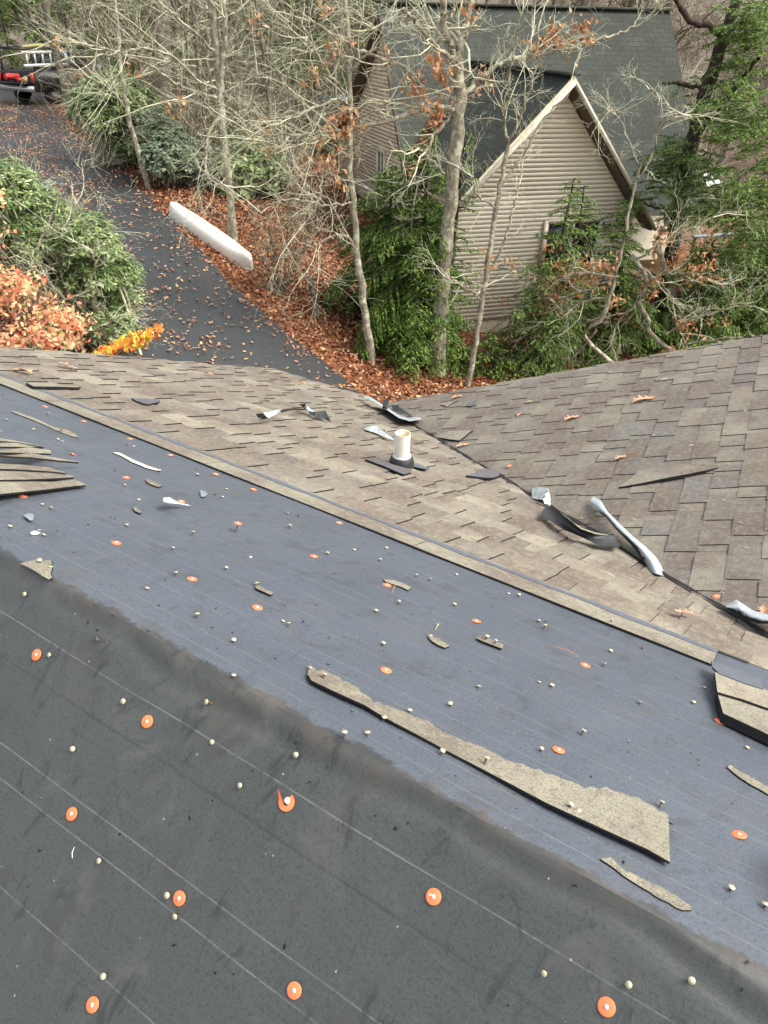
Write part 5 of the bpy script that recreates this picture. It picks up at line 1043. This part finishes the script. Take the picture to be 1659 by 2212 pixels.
# vent pipe
vb, _ = cast(867, 1006, off(PB, .012)), 0
o = empty('vent_pipe', vb, 'cream white plastic vent pipe standing in a black rubber boot', 'vent pipe')
mb = MB(); r_ = .0385; top_ = vb+ZV*.186; mb.tube(A_([vb-ZV*.03, vb+ZV*.16, top_]), [r_, r_, r_*1.03], 32); mb.tube(A_([top_, top_-ZV*.002, top_-ZV*.09]), [r_*1.03, r_*.86, r_*.84], 32, 1); mb.build('pipe', [PVC, PVCIN], o, smooth=True)
mb = MB(); mb.tube(A_([vb+ZV*.056, vb+ZV*.062, vb+ZV*.066]), [r_*1.26, r_*1.24, r_*1.02], 28); mb.build('collar', simple('grey_collar', (.50, .51, .48)), o, smooth=True)
mb = MB(); mb.tube(A_([vb-ZV*.045, vb-ZV*.005, vb+ZV*.03, vb+ZV*.052, vb+ZV*.058]), [r_*1.8, r_*1.76, r_*1.62, r_*1.42, r_*1.22], 28); mb.build('boot', RUB, o, smooth=True)
chip('slate_scrap', 'blue-grey flashing slab under the front of the vent boot', 'flashing', [cp(2, *q) for q in [(722, 532), (790, 522), (900, 566), (1022, 600), (1018, 618), (968, 630), (850, 580)]], 's', mat=SH_SL, th=.008, h=.014)
chip('slate_scrap', 'blue-grey flashing sliver behind the vent boot', 'flashing', [cp(2, *q) for q in [(1012, 555), (1060, 560), (1132, 590), (1110, 597), (1040, 582)]], 's', mat=SH_SL, th=.005, h=.012)
# fallen oak leaves on the shingles
def oak(label, x, y, surf, size, ang, mat=None, curl=.25, stem=True):
    c, n = pcast(x, y, surf, .018); a, b = frame(n); ca, sa = math.cos(ang), math.sin(ang); u, v_ = a*ca+b*sa, -a*sa+b*ca
    half = [(0, 0), (.12, .07), (.2, .22), (.27, .08), (.38, .12), (.46, .34), (.53, .12), (.64, .13), (.72, .30), (.78, .12), (.88, .12), (1, 0)]
    mb = MB()
    for s_ in (1, -1):
        for i in range(len(half)-1):
            p_, q = half[i], half[i+1]; f_ = lambda X_, Y_: c+u*(X_-.5)*size+v_*s_*Y_*size+n*size*curl*(abs(Y_)*1.2+.25*math.sin(X_*6))
            mb.add([f_(p_[0], 0), f_(q[0], 0), f_(*q), f_(*p_)] if s_ > 0 else [f_(*p_), f_(*q), f_(q[0], 0), f_(p_[0], 0)], [(0, 1, 2, 3)])
    if stem: mb.tube(A_([c-u*size*.5+n*.003, c-u*size*.75+n*.004]), .0012, 3)
    return tag(mb.build('oak_leaf', mat or OAK), label, 'leaf')
OAK = simple('peach_oak_leaf', (.52, .27, .15), .6, .3, .25, 60); OAKO = simple('orange_oak_leaf', (.75, .20, .04), .6, .3, .2, 60)
for q in [('tan oak leaf near the left end of the roof rake', cp(1, 150, 195), 's', .13, 2.6, None), ('peach oak leaf beneath the red leaves on the roof rake', cp(1, 435, 165), 's', .12, .3, None), ('pale leaf on the roof rake above the driveway', cp(1, 1315, 158), 's', .09, .5, None), ('thin tan leaf just below the roof rake', cp(1, 1335, 212), 's', .09, 2.7, None),
          ('bright orange leaf at the eave corner', cp(2, 595, 70), 's', .16, .2, 'o'), ('curled tan leaf at the eave above the orange one', cp(2, 430, 18), 's', .10, .8, None), ('small pinkish leaf on the far slope near the eave', cp(2, 305, 42), 's', .09, 2.8, None), ('pink leaves caught at the foot of the valley', cp(2, 800, 128), 's', .11, .5, None),
          ('peach leaf stuck in the valley above the vent', cp(2, 1350, 442), 'r', .10, .4, None), ('orange leaf lying on the right wing edge', cp(2, 1315, 130), 'r', .10, .4, None), ('large pink oak leaf on the right wing roof', cp(3, 870, 236), 'r', .16, .25, None), ('peach oak leaf left of the large pink one', cp(3, 412, 354), 'r', .12, .5, None),
          ('small curled leaf at the left of the right wing roof', cp(3, 80, 332), 'r', .07, 1.2, None), ('yellow leaf fragment near the right wing edge', cp(3, 145, 250), 'r', .05, .2, 'y'), ('orange leaf with a long stalk in the middle of the right wing', cp(3, 722, 605), 'r', .08, .5, None), ('orange leaf beside the broad flashing end', cp(3, 1628, 1578), 'r', .07, 1.2, None),
          ('orange leaf shred lying in the valley below the long flashing strip', cp(3, 882, 1328), 'r', .05, 1.2, 'o'), ('yellow brown leaf litter by the pale shingle strip', cp(3, 1130, 1590), 's', .07, 2.8, None)]:
    oak(q[0], q[1][0], q[1][1], q[2], q[3], q[4], {'o': OAKO, 'y': YELP}.get(q[5]))
# pine needles and pale splinters
def stick(name, label, cat, a, b, surf, r_, mat, group=None):
    p_, n = pcast(a[0], a[1], surf, .012); q, _ = pcast(b[0], b[1], surf, .012); mb = MB(); mb.tube(A_([p_, (p_+q)/2+n*.004, q]), [r_, r_, r_*.6], 5, 0, True); return tag(mb.build(name, mat), label, cat, group)
NEED = simple('orange_pine_needle', (.48, .20, .07)); SPL = simple('pale_splinter', (.62, .58, .46))
stick('pine_needle', 'orange pine needle beside an orange cap on the far slope', 'pine needle', cp(6, 310, 428), cp(6, 460, 492), 'm', .0011, NEED)
stick('pine_needle', 'orange pine needle hanging from the flat tan chip', 'pine needle', cp(2, 915, 1345), cp(2, 893, 1400), 'm', .0009, NEED)
stick('pine_needle', 'pale yellow needle on the near slope at left', 'pine needle', cp(7, 313, 265), cp(7, 322, 218), 'm', .0009, SPL)
stick('pine_needle', 'curved orange twig on the right wing roof beside the stalked leaf', 'pine needle', cp(3, 745, 585), cp(3, 830, 572), 'r', .0018, NEED)
stick('pine_needle', 'yellowish straw below the dark curled flashing', 'straw', cp(3, 592, 1325), cp(3, 690, 1368), 's', .0018, SPL)
for i, (x, y) in enumerate([(1140, 67), (1385, 50), (1130, 175), (1060, 208), (1515, 310), (735, 450), (1170, 530), (1405, 650), (1265, 885), (1380, 878), (1480, 1020), (1520, 1182), (640, 62), (470, 993), (1365, 1465), (1000, 110), (1415, 155), (930, 465), (800, 1000), (1340, 457)]):
    a = random.uniform(-.2, .35); l_ = random.uniform(8, 20); q = cp(3, x-l_, y+l_*a); z_ = cp(3, x+l_, y-l_*a); stick('wood_splinter', 'short pale splinter lying on the right wing shingles', 'splinter', q, z_, 'r', .0018, SPL, 'pale splinters on the right wing roof')
# orange caps
def cap_mesh():
    mb = MB(); r_ = .0128; mb.tube(A_([(0, 0, 0), (0, 0, .0008), (0, 0, .0012), (0, 0, .0016)]), [r_, r_, r_*.93, .004], 28); mb.tube(A_([(0, 0, .0016), (0, 0, .0017)]), [.004, .0001], 28)
    a = mb; mb2 = MB(); mb2.tube(A_([(0, 0, .0012), (0, 0, .0026), (0, 0, .003)]), [.0036, .0034, .0002], 14); return a, mb2
def place(o, c, n, spin=0, tilt=(0, 0)):
    a, b = frame(n); n_ = unit(n+a*tilt[0]+b*tilt[1]); a, b = frame(n_); u = a*math.cos(spin)+b*math.sin(spin); v_ = np.cross(n_, u)
    o.matrix_world = Matrix(((u[0], v_[0], n_[0], c[0]), (u[1], v_[1], n_[1], c[1]), (u[2], v_[2], n_[2], c[2]), (0, 0, 0, 1)))
cpz = empty('cap_nail', (0, 0, 0)); ma, mb_ = cap_mesh(); ma.build('cap', CAPO, cpz, smooth=True); mb_.build('nail_head', simple('pink_white_head', (.75, .62, .55)), cpz, smooth=True)
caps = [(7, 310, 75, 'orange cap on the near slope furthest left above the brown stains'), (7, 775, 440, 'orange cap beside a pale nail head on the near slope'), (7, 400, 900, 'orange cap at the bottom left corner of the near slope'), (7, 1272, 838, 'orange cap at the bottom middle of the near slope'), (4, 235, 487, 'orange cap next to a bent nail at the left edge'), (4, 950, 918, 'orange cap on the near slope just below the lap seam'),
        (8, 215, 432, 'orange cap with a loose nail head overlapping its left side'), (8, 962, 908, 'largest orange cap at the bottom right'), (8, 1535, 165, 'tilted orange cap near the right edge above the dark spot'), (6, 328, 1085, 'orange cap with a nail on its left above the wide shingle strip'), (6, 1353, 903, 'orange cap at the foot of the right shingle stack'), (6, 497, 545, 'orange cap right of the orange pine needle'),
        (5, 855, 470, 'orange cap just above the middle of the long torn strip'), (2, 390, 1160, 'orange cap in the upper middle of the far slope'), (2, 862, 1345, 'orange cap tucked under the flat tan chip'), (2, 25, 1490, 'orange cap below the mottled chip'), (1, 145, 1005, 'orange cap directly below the curled shingle heap'), (1, 815, 885, 'orange cap left of the small tan chip'),
        (1, 750, 1307, 'orange cap on the far slope below the brown crumb'), (1, 1240, 1540, 'orange cap on the far slope with brown dirt above it'), (1, 470, 735, 'broken orange cap right of the curled heap'), (1, 1170, 1040, 'orange cap behind the white metal offcut'), (1, 292, 428, 'first orange cap along the pale strip from the left'), (1, 540, 523, 'second orange cap along the pale strip from the left'),
        (1, 840, 636, 'third orange cap along the pale strip from the left'), (1, 1100, 741, 'fourth orange cap along the pale strip from the left'), (1, 1393, 864, 'fifth orange cap along the pale strip from the left'), (1, 1635, 962, 'sixth orange cap along the pale strip from the left'), (2, 553, 944, 'seventh orange cap along the pale strip from the left'), (5, 1438, 152, 'half buried orange cap right of the lying nail')]
first = True
def inst(src, c, n, spin, tilt, label, cat, group, s_=1.0):
    o = src.copy(); COL.objects.link(o); o.parent = None
    for ch in src.children: d = ch.copy(); COL.objects.link(d); d.parent = o
    place(o, c, n, spin, tilt)
    if s_ != 1: o.scale = (s_, s_, s_)
    tag(o, label, cat, group); return o
for c_, x, y, lb in caps:
    q = cp(c_, x, y); c, n = roofpt(q[0], q[1], .0025); tl = (random.uniform(-.06, .06), random.uniform(-.06, .06))
    if 'tilted' in lb: tl = (-.25, .1)
    if 'broken' in lb: tl = (.15, .3)
    inst(cpz, c, n, random.uniform(0, 6), tl, lb, 'cap nail', 'orange plastic cap nails'); LM.append((q[0], q[1], None))
for (c_, x, y, sf, lb) in ((6, 1330, 108, 'r', 'orange cap resting on the shingles near the broad flashing end'), (3, 15, 658, 'r', 'orange cap lying on shingles just right of the valley')):
    q = cp(c_, x, y); c, n = pcast(*q, sf, .022); inst(cpz, c, n, 0, (0, 0), lb, 'cap nail', 'orange plastic cap nails', 1.0)
q = cp(1, 1525, 1197); c, n = roofpt(*cp(1, 1525, 1240)); o = inst(cpz, c+n*.03, n, 0, (.05, 0), 'orange cap lifted clear of the surface on its nail', 'cap nail', 'orange plastic cap nails'); mb = MB(); mb.tube(A_([(0, 0, -.03), (0, 0, 0)]), .0018, 6); mb.build('shank', NAILS, parent=o) if False else None
sh_ = MB(); sh_.tube(A_([(0, 0, -.031), (0, 0, .0)]), .0018, 6); sho = sh_.build('shank', NAILS, origin=(0, 0, 0)); sho.parent = o; sho.location = (0, 0, 0)
# torn cap: crescent with raised spike
def torn_cap():
    q = cp(7, 1240, 25); c, n = roofpt(*q, .003); a, b = frame(n); up2 = unit(A_([-.1, .9, 0])-n*(A_([-.1, .9, 0])@n)); rt2 = np.cross(up2, n); mb = MB(); N_ = 20; V = []
    for i in range(N_+1):
        th = math.radians(150+(395-150)*i/N_); ro = .0155; ri = .006
        V += [c+rt2*math.cos(th)*ro+up2*math.sin(th)*ro+n*.002, c+rt2*math.cos(th)*ri+up2*math.sin(th)*ri+n*.003]
    V = A_(V); mb.add(V, [(2*i, 2*i+1, 2*i+3, 2*i+2) for i in range(N_)]); mb.add(V-n*.0015, [(2*i, 2*i+2, 2*i+3, 2*i+1) for i in range(N_)])
    tpk = c-rt2*.006+up2*.026+n*.012; mb.add([V[0], V[1], tpk], [(0, 1, 2)])
    o = empty('cap_nail', c, 'torn crescent shaped orange cap on the near slope', 'cap nail', 'orange plastic cap nails'); mb.build('cap', CAPO, o); mb = MB(); mb.tube(A_([c+rt2*.002, c+rt2*.003+n*.006+up2*.004, c+rt2*.003+n*.0065+up2*.004]), [.005, .0055, .0002], 12); mb.build('nail_head', WHITEP, o); LM.append((q[0], q[1], 'the torn cap'))
torn_cap()
for c_ in (cpz,):
    for ch in list(c_.children): bpy.data.objects.remove(ch)
    bpy.data.objects.remove(c_)
# roofing nails
nz = empty('roofing_nail', (0, 0, 0)); mb = MB(); mb.tube(A_([(0, 0, .0140), (0, 0, .0149), (0, 0, .0151)]), [.0055, .0055, .0002], 16, 0); mb.tube(A_([(0, 0, .014), (0, 0, .01395)]), [.0052, .001], 16); mb.build('head', NAILH, nz, smooth=False)
mb = MB(); mb.tube(A_([(0, 0, -.004), (0, 0, .014)]), .0021, 7); mb.build('shank', NAILS, nz, smooth=True)
NL = {1: [(20, 345), (310, 468), (215, 572), (375, 637), (402, 650), (820, 672), (862, 683), (745, 833), (1275, 862), (1388, 990), (1437, 1008), (1463, 955), (808, 927), (272, 1052), (332, 1073), (895, 1028), (66, 1195), (250, 1225), (284, 1250), (818, 1187), (1248, 1232), (1118, 1333), (1618, 1394), (1135, 1494), (1463, 1461), (950, 1594), (155, 1637), (1650, 1565), (255, 1417), (326, 1463), (1030, 836), (40, 510), (8, 582), (395, 575)],
      2: [(220, 873), (236, 958), (293, 890), (480, 1133), (653, 1113), (860, 1103), (820, 1173), (1054, 1273), (1141, 1297), (1312, 1273), (943, 1443), (1299, 1466), (793, 1507), (22, 1330), (530, 1266), (1648, 1395)],
      4: [(1272, 222), (1509, 387), (1510, 612), (313, 487), (795, 787), (1330, 790), (468, 1094), (1365, 1050), (1544, 1330), (620, 385)],
      5: [(192, 147), (226, 160), (840, 290), (367, 450), (458, 495), (845, 770), (588, 868), (735, 872), (1222, 987), (1507, 1032), (272, 1015), (1270, 680), (1455, 568), (1010, 722), (1143, 245), (1508, 250), (1568, 272)],
      6: [(78, 95), (205, 257), (242, 290), (620, 530), (662, 450), (865, 425), (205, 646), (287, 670), (1257, 682), (848, 775), (1188, 775), (488, 960), (225, 1067), (1423, 1187), (1530, 1062), (985, 1410), (408, 1428), (455, 1465), (667, 250)],
      7: [(425, 278), (721, 427), (753, 521), (445, 777)], 8: [(197, 432), (688, 765), (1057, 812), (1330, 795), (1502, 392), (1648, 465)]}
dark = {(1, 20, 345), (1, 745, 833), (2, 293, 890), (2, 530, 1266), (4, 620, 385), (1, 1388, 990), (1, 820, 672), (1, 395, 575), (6, 865, 425)}
lms = [l for l in LM if l[2]]+[(*cp(7, 310, 75), 'the leftmost low cap'), (*cp(4, 950, 918), 'the cap under the lap seam'), (*cp(7, 1272, 838), 'the bottom middle cap'), (*cp(7, 400, 900), 'the bottom left cap'), (*cp(8, 962, 908), 'the bottom right cap'), (*cp(8, 1535, 165), 'the tilted cap at right'), (*cp(6, 328, 1085), 'the cap above the wide strip end'), (*cp(8, 215, 432), 'the cap with a nail on it'),
      (*cp(6, 497, 545), 'the cap by the pine needle'), (*cp(2, 390, 1160), 'the upper middle cap'), (*cp(1, 750, 1307), 'the cap below the brown crumb'), (*cp(1, 1240, 1540), 'the dirt topped cap'), (*cp(1, 1525, 1225), 'the lifted cap'), (*cp(7, 775, 440), 'the cap beside a pale nail'), (*cp(4, 235, 487), 'the cap at the left edge')]
seen = {}; items = []
for c_, L_ in NL.items():
    for x, y in L_: items.append((c_, x, y, *cp(c_, x, y)))
ords = ['', 'second nearest ', 'third nearest ', 'fourth nearest ', 'fifth nearest ', 'sixth nearest ', 'seventh nearest ', 'eighth nearest ', 'ninth nearest ']
lab = {}
for it in items:
    l = min(lms, key=lambda l: (l[0]-it[3])**2+((l[1]-it[4])*1.3)**2); dx, dy = it[3]-l[0], it[4]-l[1]
    w_ = ('right of ' if dx > 0 else 'left of ') if abs(dx) > abs(dy) else ('below ' if dy > 0 else 'above '); isd = (it[0], it[1], it[2]) in dark
    lab.setdefault((isd, w_+l[2]), []).append((math.hypot(dx, dy), it))
for (isd, ph), L_ in lab.items():
    L_.sort(key=lambda t: t[0])
    for i, (_, it) in enumerate(L_):
        txt = ('dark dirty nail ' if isd else 'cream headed roofing nail ')+((ords[i] if i else '') + ph if i else ('closest ' if len(L_) > 1 else '')+ph)
        lies = 1 if it[0] in (4, 7) and (it[1] % 3) else 0
        c, n = roofpt(it[3], it[4], 0); prt = random.uniform(.3, 1.0); c = c-n*(.014*(1-prt))
        if it[0] in (1, 2) and it[4] < 1100: pass
        if (it[0], it[1], it[2]) in {(6, 667, 250), (5, 1508, 250), (5, 1568, 272), (5, 1507, 1032), (5, 458, 495), (6, 408, 1428), (6, 455, 1465), (1, 255, 1417)}: c = c+n*.008
        # the head, not the foot, sits on the listed spot
        o = inst(nz, c, n, random.uniform(0, 6), (random.gauss(0, .16), random.gauss(0, .16)), txt, 'nail', 'roofing nails on the stripped slopes', random.uniform(.85, 1.08))
        hd = A_(o.matrix_world.translation)+A_(o.matrix_world.to_3x3() @ Vector((0, 0, .014)))
        d = hd-CAM; z_ = d@F_; hx = 829.5+FPX*(d@RT)/z_; hy = 1106-FPX*(d@UP)/z_
        c2_, _ = roofpt(it[3]-(hx-it[3]), it[4]-(hy-it[4]), 0); o.location = Vector(o.location)+Vector(c2_-roofpt(it[3], it[4], 0)[0])
        if isd:
            for ch in o.children:
                if ch.data.materials[0] == NAILH: ch.data = ch.data.copy() if not hasattr(bpy, '_dm') else ch.data; ch.data.materials[0] = NAILS
for ch in list(nz.children): bpy.data.objects.remove(ch)
bpy.data.objects.remove(nz)
# the nail lying on its side
a, n = roofpt(*cp(5, 1190, 185)); b, _ = roofpt(*cp(5, 1168, 218)); a = a+n*.006; b = b+n*.003; o = empty('roofing_nail', b, 'whole cream nail lying on its side mid slope', 'nail', 'roofing nails on the stripped slopes')
mb = MB(); mb.tube(A_([b, a]), [.0008, .0017], 7); mb.build('shank', NAILH, o); mb = MB(); d = unit(a-b); mb.tube(A_([a, a+d*.001, a+d*.0013]), [.0052, .0052, .0002], 14); mb.build('head', NAILH, o)
# crumbs of tar and grit on the membrane: countless
rng = np.random.default_rng(5); C = []; Nn = []
for _ in range(420):
    e_, g_ = rng.uniform(-.9, 3.4), rng.uniform(-.6, 1.05); C.append(ppt(e_, g_, .001)); Nn.append(NB if g_ > 0 else NN)
mb = MB(); V, Fc = leaf_quads(A_(C), .008, A_(Nn), .2); mb.add(V, Fc); tag(mb.build('tar_crumbs', TAR), 'black crumbs of tar scattered over the stripped underlayment', 'debris', kind='stuff')
for o in bpy.data.objects:
    if '_o' in o: del o['_o']
